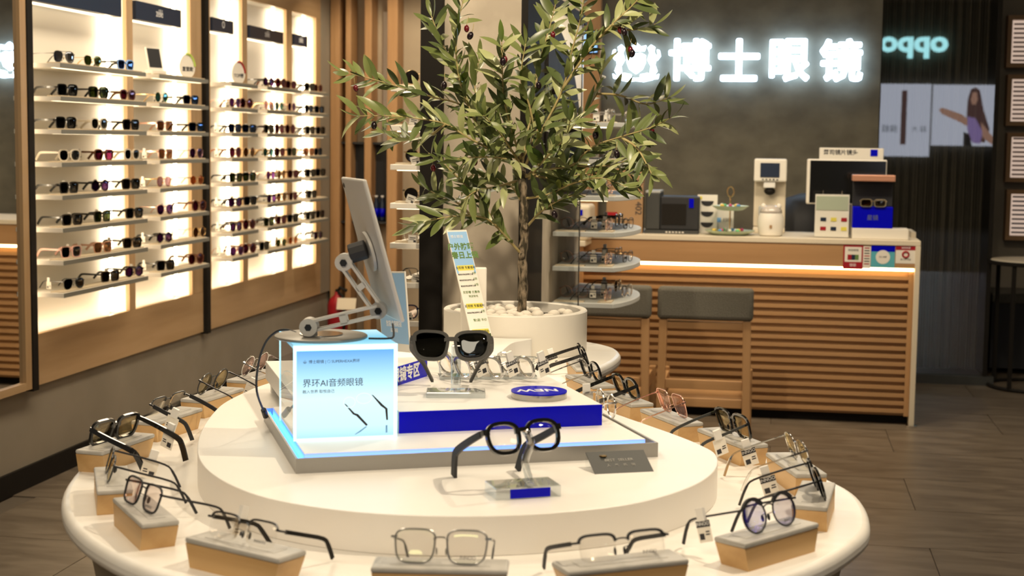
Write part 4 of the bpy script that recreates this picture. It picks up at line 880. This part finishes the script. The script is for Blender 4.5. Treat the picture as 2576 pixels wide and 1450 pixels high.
for i, z in enumerate(LSZ):
    q = ['top', 'second', 'third', 'fourth', 'fifth', 'sixth', 'lowest'][i]
    sh = tag(MB().box(-1.375, -1.222, 5.26, 6.4, z-.020, z).build('side_shelf', 'warm_white', bevel=.0015), '%s pale shelf on the left side of the concrete column' % q, 'shelf', 'pale shelves left of the column')
    MB().box(-1.36, -1.25, 5.30, 5.312, z-.023, z-.020).build('led', 'led_soft', sh); MB().box(-1.36, -1.23, 5.275, 5.33, z, z+.006).build('display_mat', 'mat_card', sh)
    G = [cl6, cl3, cl6, cl6, cl3, cl2, cl5][i]
    glasses(G, '%s eyeglasses on the %s pale shelf left of the column' % (['thin gold', 'clear', 'lilac rimless', 'thin gold', 'thick clear', 'dark wire', 'navy blue'][i], q), (-1.272, 5.30, z+.0065), (0, 0, R([20, 30, -8, 12, -4, 4, 24][i])), 'eyeglasses on the pale column shelves', 0)
    if i: 
        o = MB().box(-.016, .016, -.0004, .0004, 0, .030).build('price_card', 'paper'); o.location = (-1.305+(i % 3)*.012, 5.268, z+.001); o.rotation_euler = (R(12), R([0, 10, -14, 20, 4, 12, -10][i]), R(10))
        tag(o, 'white price card leaning on the %s pale shelf left of the column' % q, 'price card', 'price cards on the pale shelves'); MB().box(-.011, .010, -.0008, -.0004, .018, .021).box(-.011, .006, -.0008, -.0004, .012, .014).box(.003, .012, -.0008, -.0004, .003, .011).build('print', 'text_dark', o)

# ================================================================== SERVICE COUNTER
KX1, KY = .756, 8.208
t = thing('service_counter', 'long oak service counter with horizontal slats and warm strip light', 'counter', (0, 0, 0))
MB().box(-1.86, KX1, KY, KY+.62, .972, 1.0).build('worktop', 'cream', t, bevel=.003)
MB().box(-1.86, .728, KY+.006, KY+.03, .853, .971).build('fascia', 'oak', t)
MB().box(-1.86, .728, KY+.055, KY+.40, .05, .853).build('carcass', 'oak', t)
MB().box(-1.86, .728, KY+.10, KY+.40, 0, .05).build('toe_kick', 'black', t)
MB().box(.729, KX1, KY-.004, KY+.62, .0, .971).build('end_panel', 'cream', t, bevel=.002)
MB().box(.729, KX1, KY+.30, KY+.62, 1.0005, 1.03).build('end_upstand', 'cream', t, bevel=.002)
MB().box(-1.86, .725, KY+.010, KY+.026, .836, .850).build('led_strip', 'led_counter', t)
sm = MB().box(-1.07, 1.512, 0, .022, 0, .021).mesh('slat', 'oak')
for k in range(18): inst(sm, 'slat', t, loc=(-.79, KY+.033, .066+k*.0424))
MB().box(.702, .728, KY+.028, KY+.055, .05, .831).build('end_stile', 'oak_v', t)
MB().tube([(.742, KY-.02, 0), (.742, KY-.02, .012)], .03, 12).build('foot_cap', 'chrome', t)
# plain oak cabinet with cream box at the left end
p0, p1 = aty(1352, 590, 7.85), aty(1446, 590, 7.85)
t = thing('side_cabinet', 'plain oak cabinet with a cream top left of the service counter', 'cabinet', (0, 0, 0))
MB().box(-1.32, p0.x+.16, 7.95, 8.19, .02, .945).build('body', 'oak_v', t, bevel=.003); MB().box(p0.x+.164, -1.04, 7.96, 8.19, .02, .945).build('door', 'oak_v', t, bevel=.003)
MB().box(-1.34, -1.0, 7.92, 8.19, .946, .975).build('top', 'cream', t, bevel=.003)
t = thing('cream_machine', 'cream bench machine with a blue badge on the side cabinet', 'machine', (-1.14, 8.065, .9755))
MB().box(-.16, .16, -.12, .12, 0, .19).build('housing', 'cream', t, bevel=.02, seg=3); MB().box(.0, .12, -.124, -.119, .135, .165).build('badge', 'blue', t); MB().tube([(.015, -.13, .15), (.015, -.12, .15)], .018, 12).build('dial', 'chrome', t)

def sticker(label, px0, px1, py0, py1, base, deco):
    a, b = aty(px0, py0, KY+.0055), aty(px1, py1, KY+.0055); w_, h_ = abs(b.x-a.x), abs(a.z-b.z)
    t = thing('counter_sticker', label, 'sticker', ((a.x+b.x)/2, KY+.0055, (a.z+b.z)/2), group='stickers on the counter fascia'); MB().box(-w_/2, w_/2, -.001, 0, -h_/2, h_/2).build('sheet', base, t); deco(t, w_, h_)
F = lambda x, z, y=-.0013: basis((x, y, z), (1, 0, 0), (0, 0, 1))
def d1(t, w_, h_):
    MB().box(-w_*.42, w_*.42, -.0014, -.001, -h_*.20, h_*.42).build('white_area', 'paper', t)
    MB().box(-w_*.28, -w_*.08, -.0018, -.0014, -h_*.12, h_*.10).build('red_block', 'red', t); MB().box(-w_*.08, w_*.10, -.0018, -.0014, -h_*.12, h_*.10).build('navy_block', 'navy', t); MB().box(w_*.10, w_*.28, -.0018, -.0014, -h_*.12, h_*.10).build('green_block', 'green_text', t)
    text('lettering', '欢迎使用', .014, 'text_dark', F(0, h_*.28, -.0018), t, .0002); text('lettering', '银联', .018, 'text_white', F(0, -h_*.34), t, .0002)
def d2(t, w_, h_):
    for k in range(7): MB().box(-w_*.35, w_*.35, -.0014, -.001, h_*(.40-.12*k), h_*(.45-.12*k)).build('print', 'text_dark' if k % 3 else 'red', t)
def d3(t, w_, h_):
    MB().box(-w_/2, w_/2, -.0014, -.001, h_*.22, h_/2).build('header', 'blue', t); MB().tube([(0, -.001, -h_*.02), (0, -.0018, -h_*.02)], w_*.30, 24).build('disc', 'paper', t); text('lettering', '放心消费', .010, 'text_dark', F(0, -h_*.02, -.0021), t, .0002)
def d4(t, w_, h_):
    MB().box(-w_/2, w_/2, -.0014, -.001, h_*.25, h_/2).build('header', 'red', t); MB().loop([(w_*.15*math.cos(a*.5236), -.0014, h_*.0+w_*.15*math.sin(a*.5236)) for a in range(12)], .005, 4).build('seal', 'red', t)
    text('lettering', '诚信经营', .012, 'text_white', F(0, h_*.375, -.0018), t, .0002); text('lettering', '放心示范店', .011, 'text_dark', F(0, -h_*.28), t, .0002)
sticker('red and white payment sticker on the counter fascia', 2122, 2170, 616, 678, 'red', d1); sticker('narrow white text sticker beside the red payment sticker', 2172, 2189, 620, 676, 'paper', d2)
sticker('teal and blue round-seal sticker on the counter fascia', 2192, 2250, 617, 675, 'teal_paper' if 'teal_paper' in MATS else (mat('teal_paper', (.10, .42, .50), .5).name), d3); sticker('white sticker with red header at the counter end', 2254, 2303, 618, 664, 'paper', d4)

# ---- things on the counter
cz = 1.0005
t = thing('cardboard_box', 'tall brown cardboard carton standing on the counter', 'box', (-.838, 8.42, cz), (0, 0, R(3)))
MB().box(-.10, .10, -.12, .12, 0, .36).build('carton', 'kraft', t, bevel=.003); MB().box(-.101, -.04, -.1215, -.12, .09, .115).build('red_tape', 'red', t)
text('lettering', 'COA 402', .05, 'text_dark', basis((.075, -.1212, .2), (0, 0, -1), (1, 0, 0)), t, .0004); text('lettering', '▼', .05, 'text_dark', F(.03, .33, -.1212), t, .0004)
t = thing('printer', 'black office printer on the counter beside the carton', 'printer', (-.555, 8.46, cz))
MB().box(-.165, -.085, -.12, .14, .02, .225).build('side_tower', 'dark_grey', t, bevel=.006); MB().box(-.084, .13, -.11, .14, .02, .205).build('body', 'soft_black', t, bevel=.006); MB().box(-.075, .06, -.114, -.11, .05, .165).build('paper_bay', 'black', t)
MB().box(-.165, .13, -.13, .14, 0, .019).build('base', 'dark_grey', t); MB().box(.075, .10, -.114, -.11, .145, .195).build('blue_sticker', 'blue', t); MB().box(-.165, -.085, -.12, .14, .2255, .235).build('lid', 'shelf_grey', t)
for k in range(6): MB().box(-.05+k*.018, -.04+k*.018, -.133, -.13, .006, .012).build('button', 'paper', t)
t = thing('lens_card', 'white upright card with three dark lens samples on the counter', 'display card', (-.385, 8.47, cz))
MB().box(-.055, .055, -.004, .004, 0, .215).build('card', 'paper', t); MB().box(-.048, -.03, -.006, -.004, .19, .205).build('badge', 'yellow', t)
for z in (.16, .10, .04):
    pts = [(.035*math.cos(math.pi+a*math.pi/12), .028*math.sin(math.pi+a*math.pi/12)) for a in range(13)]; o = flat([(x, zz+z+.02) for x, zz in pts], -.007).build('lens_sample', 'soft_black', t)
t = thing('card_stand', 'small white card with a blue square behind the tiered dish', 'display card', (-.30, 8.53, cz)); MB().box(-.06, .06, -.003, .003, 0, .15).build('card', 'paper', t); MB().box(-.04, -.01, -.005, -.003, .06, .085).build('blue_square', 'sky_blue', t); text('lettering', '扫码', .025, 'text_dark', F(.025, .072, -.0035), t, .0003)
t = thing('tiered_dish', 'two-tier pale green dish with gold handle full of sweets', 'dish', (-.255, 8.36, cz))
mat('celadon', (.55, .66, .50), .25)
MB().lathe([(.09, .0), (.10, .004), (.135, .022), (.138, .026), (.10, .014), (.001, .010)], 28).build('lower_plate', 'celadon', t, auto=True); MB().lathe([(.05, .135), (.07, .138), (.100, .158), (.103, .161), (.07, .149), (.001, .145)], 28).build('upper_plate', 'celadon', t, auto=True)
MB().tube([(0, 0, .011), (0, 0, .215)], .004, 8).build('stem', 'gold', t); MB().loop([(.018*math.cos(a), 0, .238+.028*math.sin(a)) for a in [math.pi*2*i/16 for i in range(16)]], .0035, 6).build('handle', 'gold', t)
cm = []
for k, c in enumerate(((.7, .5, .1), (.5, .05, .15), (.08, .25, .5), (.7, .7, .6), (.1, .45, .2))): mat('sweet%d' % k, c, .25); cm.append(MB().ball((0, 0, 0), .014, .010, .009, 8, 6).mesh('sweet', 'sweet%d' % k, True))
sr = random.Random(5)
for tier, (zz, rad, n) in enumerate(((.026, .085, 11), (.163, .06, 8))):
    for k in range(n):
        a = k*6.283/n+sr.random()*.2; q = rad*(.55+.45*(k % 2)); tag(inst(cm[k % 5], 'wrapped_sweet', None, loc=(-.255+q*math.cos(a), 8.36+q*math.sin(a), cz+zz), rot=(0, 0, a)), ('shiny wrapped sweet on the lower plate of the tiered dish', 'shiny wrapped sweet on the upper plate of the tiered dish')[tier], 'sweet', ('sweets on the lower plate', 'sweets on the upper plate')[tier])
t = thing('desk_bin', 'rounded cream desktop bin with clear dome lid on the counter', 'bin', (-.033, 8.36, cz)); dk = mat('dome', (.55, .50, .45), .08, coat=1)
MB().lathe([(.055, 0), (.064, .006), (.072, .06), (.070, .10), (.060, .125)], 28).build('body', 'warm_white', t, auto=True); MB().lathe([(.060, .1255), (.058, .140), (.045, .158), (.022, .169), (.001, .171)], 28).build('lid', 'dome', t, True)
MB().ball((-.042, 0, .162), .014, .012, .016).build('ear', 'warm_white', t, True); MB().ball((.042, 0, .162), .014, .012, .016).build('ear', 'warm_white', t, True); MB().box(-.006, .008, -.0735, -.070, .045, .062).build('logo', 'kraft', t)
t = thing('lens_meter', 'tall cream lens measuring machine with small dark screen on the counter', 'machine', (-.045, 8.70, cz))
MB().box(-.088, .09, -.10, .10, 0, .03).build('base', 'cream', t, bevel=.006); MB().box(-.088, .09, .0, .10, .03, .40).build('column', 'cream', t, bevel=.008); h = MB().box(-.09, .092, -.09, .10, .29, .418).build('head', 'warm_white', t, bevel=.008)
MB().box(-.055, .052, -.094, -.09, .315, .395).build('screen', 'navy', h); MB().box(-.035, .03, -.08, -.0, .255, .289).build('lens_holder', 'white', t, bevel=.004); MB().ball((.0, -.045, .235), .032, .03, .022).build('nose', 'black', t, True); MB().box(-.06, .06, -.06, .0, .10, .15).build('stage', 'shelf_grey', t, bevel=.004)
for k in range(5): MB().box(-.045+k*.02, -.035+k*.02, -.093, -.09, .298, .306).build('button', 'dark_grey', h)
t = thing('monitor', 'computer monitor with white bezel seen on the counter', 'monitor', (.375, 8.60, cz)); MB().box(-.218, .218, -.012, .02, .17, .422).build('housing', 'warm_white', t, bevel=.008); MB().box(-.20, .212, -.0135, -.012, .178, .414).build('screen', 'black_gloss', t); MB().box(-.03, .03, .0, .03, .01, .17).build('stem', 'steel', t); MB().box(-.10, .10, -.06, .10, 0, .01).build('foot', 'steel', t)
t = thing('lens_brand_board', 'white rounded board lettered in Chinese behind the monitor', 'sign', (.405, 8.76, cz)); MB().box(-.178, .178, -.004, .004, 0, .485).build('board', 'warm_white', t, bevel=.003); text('lettering', '蔡司镜片镜头', .032, 'text_dark', F(-.06, .458, -.0045), t, .0003, .0006); MB().box(.105, .145, -.006, -.004, .44, .478).build('blue_logo', 'blue', t)
t = thing('flyer_stand', 'clear ring-bound flyer stand with pictograms on the counter', 'leaflet', (.292, 8.30, cz)); bo = MB().box(-.093, .093, -.006, .02, 0, .245).build('stand', 'clear_sheet', t); MB().box(-.09, .09, -.002, .0, .005, .235).build('sheet', 'paper', t); MB().box(-.085, .085, -.0045, -.0025, .15, .225).build('photo', 'pale_photo', t)
for i in range(2):
    for k in range(3): MB().box(-.06+k*.055, -.03+k*.055, -.0045, -.0025, .04+i*.05, .06+i*.05).build('pictogram', ('red', 'navy', 'yellow')[(i+k) % 3], t)
for x in (-.05, .05): MB().loop([(x, .008*math.cos(a*.6283), .245+.010*math.sin(a*.6283)) for a in range(10)], .0016, 5).build('ring', 'chrome', t)
tag(MB().box(.40, .695, 8.26, 8.40, cz, cz+.058).build('white_box', 'warm_white', bevel=.003), 'low white cardboard box at the right end of the counter', 'box')
t = thing('gift_box', 'open navy gift box with copper lid on the white box', 'gift box', (.505, 8.33, cz+.0585)); MB().box(-.105, .105, -.06, .06, 0, .115).build('front', 'blue', t, bevel=.003); MB().box(-.105, .105, .0, .06, .115, .25).build('back', 'soft_black', t, bevel=.003); mat('copper', (.55, .27, .17), .35, .3); MB().box(-.112, .112, -.07, .065, .2505, .285).build('lid', 'copper', t, bevel=.004); text('lettering', '星镜', .03, 'steel', F(0, .055, -.0605), t, .0003)
gg = glasses_meshes('rect', .055, .036, .018, rim=.004, tz=.008, frame='gold', lens='brown_lens', tl=.05); glasses(gg, 'gold sunglasses displayed on the navy gift box', (.505, 8.262, cz+.174), (R(0), 0, 0), None, 0, 'sunglasses', 'sunglasses')
for me_ in (): pass
t = thing('office_chair', 'black rounded chair back behind the counter', 'chair', (.165, 9.20, 0)); MB().lathe([(.05, .55), (.20, .60), (.235, .85), (.22, 1.05), (.15, 1.17), (.03, 1.21)], 24).build('back_shell', 'soft_black', t, True); MB().lathe([(.26, .01), (.26, .03), (.03, .05), (.03, .549)], 20).build('pedestal', 'black', t)

# ================================================================== CHAIRS AT THE COUNTER
def chair(label, x):
    t = thing('dining_chair', label, 'chair', (x, 7.45, 0), group='grey upholstered chairs at the counter')
    MB().box(-.235, .235, -.055, .015, .632, .795).build('backrest', 'fabric', t, bevel=.022, seg=4, auto=True)
    for s in (-1, 1):
        MB().prism([(s*.215-.02, -.045), (s*.215+.02, -.045), (s*.215+.02, .0), (s*.215-.02, .0)], 0, .633, [(s*.205-.02, -.04), (s*.205+.02, -.04), (s*.205+.02, .005), (s*.205-.02, .005)]).build('leg', 'oak_v', t, bevel=.004)
        MB().prism([(s*.215-.018, .36), (s*.215+.018, .36), (s*.215+.018, .40), (s*.215-.018, .40)], 0, .335).build('leg', 'oak_v', t, bevel=.004)
        MB().box(s*.205-.010, s*.205+.010, .006, .36, .250, .316).build('side_rail', 'oak', t)
    MB().box(-.19, .19, -.03, -.005, .585, .625).build('top_rail', 'oak', t, bevel=.003); MB().box(-.19, .19, -.03, -.005, .285, .332).build('seat_rail', 'oak', t, bevel=.003); MB().box(-.19, .19, -.03, -.008, .196, .241).build('stretcher', 'oak', t, bevel=.003)
    MB().box(-.19, .19, -.004, .36, .222, .243).build('seat', 'oak', t, bevel=.004)
chair('grey-backed oak chair at the counter, mostly behind the curved shelves', -.835); chair('grey-backed oak chair at the counter in full view', -.335)

# ================================================================== LIT SIGN
t = thing('illuminated_sign', 'glowing blue-white Chinese shop sign with crest on the dark wall', 'sign', (0, 9.785, 0))
for ch, x0, x1 in (('博', -.712, -.444), ('士', -.396, -.137), ('眼', -.076, .174), ('镜', .236, .502)):
    o = text('character', ch, .262, 'sign_light', basis(((x0+x1)/2, -.034, 2.032), (1, 0, 0), (0, 0, 1)), t, .012, 0, res=2)
    xs = [v.co.x for v in o.data.vertices]; ys = [v.co.y for v in o.data.vertices]; cxm, cym = (min(xs)+max(xs))/2, (min(ys)+max(ys))/2; kx, ky = (x1-x0)/(max(xs)-min(xs)), .268/(max(ys)-min(ys))
    if ch == '士': ky = .268/(max(ys)-min(ys))
    e = .0075; kx *= (x1-x0-2*e)/(x1-x0); ky *= (.268-2*e)/.268
    for v in o.data.vertices: v.co.x = (v.co.x-cxm)*kx; v.co.y = (v.co.y-cym)*ky
    bv = [tuple(v.co) for v in o.data.vertices]; bf = [tuple(q.vertices) for q in o.data.polygons]; bold = MB()
    for dx, dy in ((0, 0), (e, 0), (-e, 0), (0, e), (0, -e), (e*.75, e*.75), (-e*.75, e*.75), (e*.75, -e*.75), (-e*.75, -e*.75)): bold.add([(x+dx, y+dy, zz) for x, y, zz in bv], bf)
    o.data = bold.mesh('character', 'sign_light')
def plate(m, pts, y0=-.046, y1=-.022):
    n = len(pts); m.add([(x, y0, z) for x, z in pts]+[(x, y1, z) for x, z in pts], [tuple(range(n)), tuple(range(2*n-1, n-1, -1))]+[(i, n+i, n+(i+1) % n, (i+1) % n) for i in range(n)])
ex, ez = -.922, 2.02; m = MB()
plate(m, [(ex+x*.058, ez-.005+z*.058) for x, z in [(-1, .75), (-.5, 1.0), (0, .9), (.5, 1.0), (1, .75), (1.0, 0), (.7, -.75), (0, -1.25), (-.7, -.75), (-1.0, 0)][::-1]])
for sg in (-1, 1):
    for pts in ([(.075, .01), (.088, .055), (.075, .085), (.095, .105), (.118, .09), (.112, .06), (.130, .03), (.120, -.02), (.135, -.06), (.115, -.09), (.092, -.07), (.098, -.03)],
                [(.120, .02), (.140, .045), (.135, .075), (.148, .070), (.155, .035), (.135, .008)], [(.03, -.085), (.075, -.075), (.125, -.095), (.148, -.08), (.142, -.108), (.09, -.112), (.03, -.105)]):
        q = [(ex+sg*x, ez+z) for x, z in pts]; plate(m, q if sg < 0 else q[::-1])
plate(m, [(ex+x, ez+z) for x, z in [(-.052, .068), (-.062, .10), (-.03, .092), (0, .118), (.03, .092), (.062, .10), (.052, .068)][::-1]])
plate(m, [(ex+x, ez+z) for x, z in [(-.11, -.115), (-.05, -.128), (0, -.122), (.05, -.128), (.11, -.115), (.08, -.100), (0, -.108), (-.08, -.100)]])
m.build('crest', 'sign_light', t)
# small lit screen on the pilaster
t = thing('wall_screen', 'small pale blue lit screen on the wooden pilaster', 'screen', (-1.215, 9.715, 0)); a, b = aty(1472, 80, 9.7), aty(1506, 132, 9.7)
MB().box(-.075, .05, -.012, 0, b.z-.01, a.z+.01).build('housing', 'black', t); MB().box(-.055, .045, -.0135, -.012, b.z, a.z).build('display', 'screen_blue', t)

# ================================================================== GLASS SCREEN, CURTAIN
t = struct(MB().box(.62, 1.31, 9.788, 9.796, .055, 3.19).build('window_1', 'shop_glass'))
struct(MB().box(.616, 1.375, 9.76, 9.83, 0, .055).build('trim_2', 'dark_grey')); struct(MB().box(1.31, 1.335, 9.78, 10.9, .055, 3.19).build('trim_3', 'black'))
noisy('curtain_cloth', (.060, .050, .038), (.095, .080, .060), (60, 60, 3), .9)
m = MB(); N = 120; xs = [.60+.70*i/N for i in range(N+1)]
ys = [10.06+.030*math.sin(i*.62)+.016*math.sin(i*1.37+1) for i in range(N+1)]
m.add([(x, y, z) for z in (.06, 3.18) for x, y in zip(xs, ys)]+[(x, y+.004, z) for z in (.06, 3.18) for x, y in zip(xs, ys)], [(i, i+1, N+1+i+1, N+1+i) for i in range(N)]+[(2*N+2+i, 3*N+3+i, 3*N+4+i, 2*N+3+i) for i in range(N)])
tag(m.build('curtain', 'curtain_cloth', smooth=True), 'dark brown floor-length curtain behind the glass screen', 'curtain')

# ================================================================== RIGHT EDGE
for i, (a, b) in enumerate(((2.403, 2.048), (2.0, 1.65), (1.602, 1.263), (1.21, .86))):
    n = ['top', 'second', 'third', 'bottom'][i]
    t = thing('wall_case', '%s wood-framed glowing lens case at the right edge' % n, 'wall case', (1.52+.014*i, 10.90, 0), group='wood-framed wall cases')
    MB().box(0, .5, -.05, .049, b, b+.03).build('frame', 'oak', t); MB().box(0, .5, -.05, .049, a-.03, a).build('frame', 'oak', t); MB().box(0, .03, -.05, .049, b+.03, a-.03).build('frame', 'oak_v', t); MB().box(.03, .5, .03, .049, b+.03, a-.03).build('lit_back', 'glow_frame', t)
    for k in range(9): MB().box(.05, .49, .018, .026, b+.045+k*.031, b+.057+k*.031).build('lens_row', 'brown_frame' if i < 3 else 'navy_frame', t)
t = thing('side_table', 'round black steel side table with pale top at the right edge', 'table', (1.60, 9.75, 0))
MB().lathe([(.28, .775), (.285, .78), (.285, .80), (.001, .80)], 40).build('top', 'black', t, auto=True); MB().lathe([(.275, .8005), (.27, .806), (.001, .806)], 40).build('inlay', 'cream', t, auto=True)
for k in range(4): a = .9+k*math.pi/2; MB().box(-.012+.26*math.cos(a), .012+.26*math.cos(a), -.012+.26*math.sin(a), .012+.26*math.sin(a), .02, .775).build('leg', 'black', t)
MB().loop([(.26*math.cos(a*.1963), .26*math.sin(a*.1963), .012) for a in range(32)], .012, 6).build('base_ring', 'black', t)
t = thing('bench', 'dark bench with pale cushion behind the side table', 'bench', (1.42, 10.3, 0)); MB().box(0, 1.2, 0, .5, .04, .47).build('base', 'soft_black', t); MB().box(0, 1.2, -.01, .5, .471, .535).build('cushion', 'fabric', t, bevel=.015)

# ================================================================== SHOP ACROSS THE MALL (seen reflected in the glass)
OY = -9.4
struct(MB().box(-6, 8, OY-.4, OY-.1, 0, 5).build('wall_mall', 'sign_wall'))
t = thing('phone_shop_sign', 'cyan glowing lettering of the shop across the mall, mirrored in the glass', 'sign', (2.40, OY, 3.32)); ob = text('lettering', 'oppo', .60, 'oppo_light', basis((0, 0, 0), (-1, 0, 0), (0, 0, 1)), t, .03, .022, sx=1.0)
xs = [v.co.x for v in ob.data.vertices]; ys_ = [v.co.y for v in ob.data.vertices]; kx = 1.23/(max(xs)-min(xs)); ky = .40/(max(ys_)-min(ys_)); cx_ = (max(xs)+min(xs))/2; cy_ = (max(ys_)+min(ys_))/2
for v in ob.data.vertices: v.co.x = (v.co.x-cx_)*kx; v.co.y = (v.co.y-cy_)*ky
t = thing('phone_poster', 'pale lit poster of an upright phone across the mall, mirrored in the glass', 'poster', (2.265, OY, 1.98)); MB().box(-.48, .48, 0, .03, -.67, .67).build('sheet', 'store_white', t)
emis('print_brown', (.30, .16, .15), 1.2); emis('print_dark', (.05, .05, .06), 1.0); emis('print_skin', (.75, .42, .30), 2.2); emis('print_lilac', (.45, .32, .70), 2.4); emis('print_grey', (.25, .30, .36), 1.5)
MB().box(-.05, .05, .031, .036, -.45, .55).build('phone_print', 'print_brown', t); text('lettering', '超 大', .12, 'print_grey', basis((.28, .032, -.17), (-1, 0, 0), (0, 0, 1)), t, .002); text('lettering', '旗舰', .15, 'print_grey', basis((-.25, .032, -.17), (-1, 0, 0), (0, 0, 1)), t, .002)
t = thing('fashion_poster', 'lit poster of a long-haired person in lilac across the mall, mirrored in the glass', 'poster', (3.35, OY, 2.08)); MB().box(-.575, .575, 0, .03, -.56, .56).build('sheet', 'store_white', t)
def fp_(pts, mt, y, nm): 
    mm = MB(); n = len(pts); mm.add([(x, y, z) for x, z in pts]+[(x, y+.003, z) for x, z in pts], [tuple(range(n)), tuple(range(2*n-1, n-1, -1))]+[(i, n+i, n+(i+1) % n, (i+1) % n) for i in range(n)]); mm.build(nm, mt, t)
fp_([(.05, .30), (.10, .48), (.18, .52), (.26, .46), (.34, .10), (.46, -.25), (.38, -.50), (.10, -.45), (.04, 0)], 'print_brown', .031, 'printed_hair')
fp_([(.10, .28), (.13, .42), (.20, .43), (.23, .30), (.19, .20), (.13, .20)], 'print_skin', .035, 'printed_face'); fp_([(-.46, .10), (-.40, .14), (-.05, .02), (.08, -.08), (.05, -.2), (-.08, -.12), (-.40, .02)], 'print_skin', .035, 'printed_arm'); fp_([(.06, -.02), (.20, -.05), (.34, -.30), (.30, -.52), (.16, -.50), (.06, -.25)], 'print_lilac', .036, 'printed_top'); fp_([(.30, -.12), (.55, -.42), (.52, -.54), (.34, -.40)], 'print_skin', .037, 'printed_forearm'); fp_([(.0, -.30), (.10, -.35), (.16, -.56), (.0, -.56)], 'print_dark', .034, 'printed_trousers')
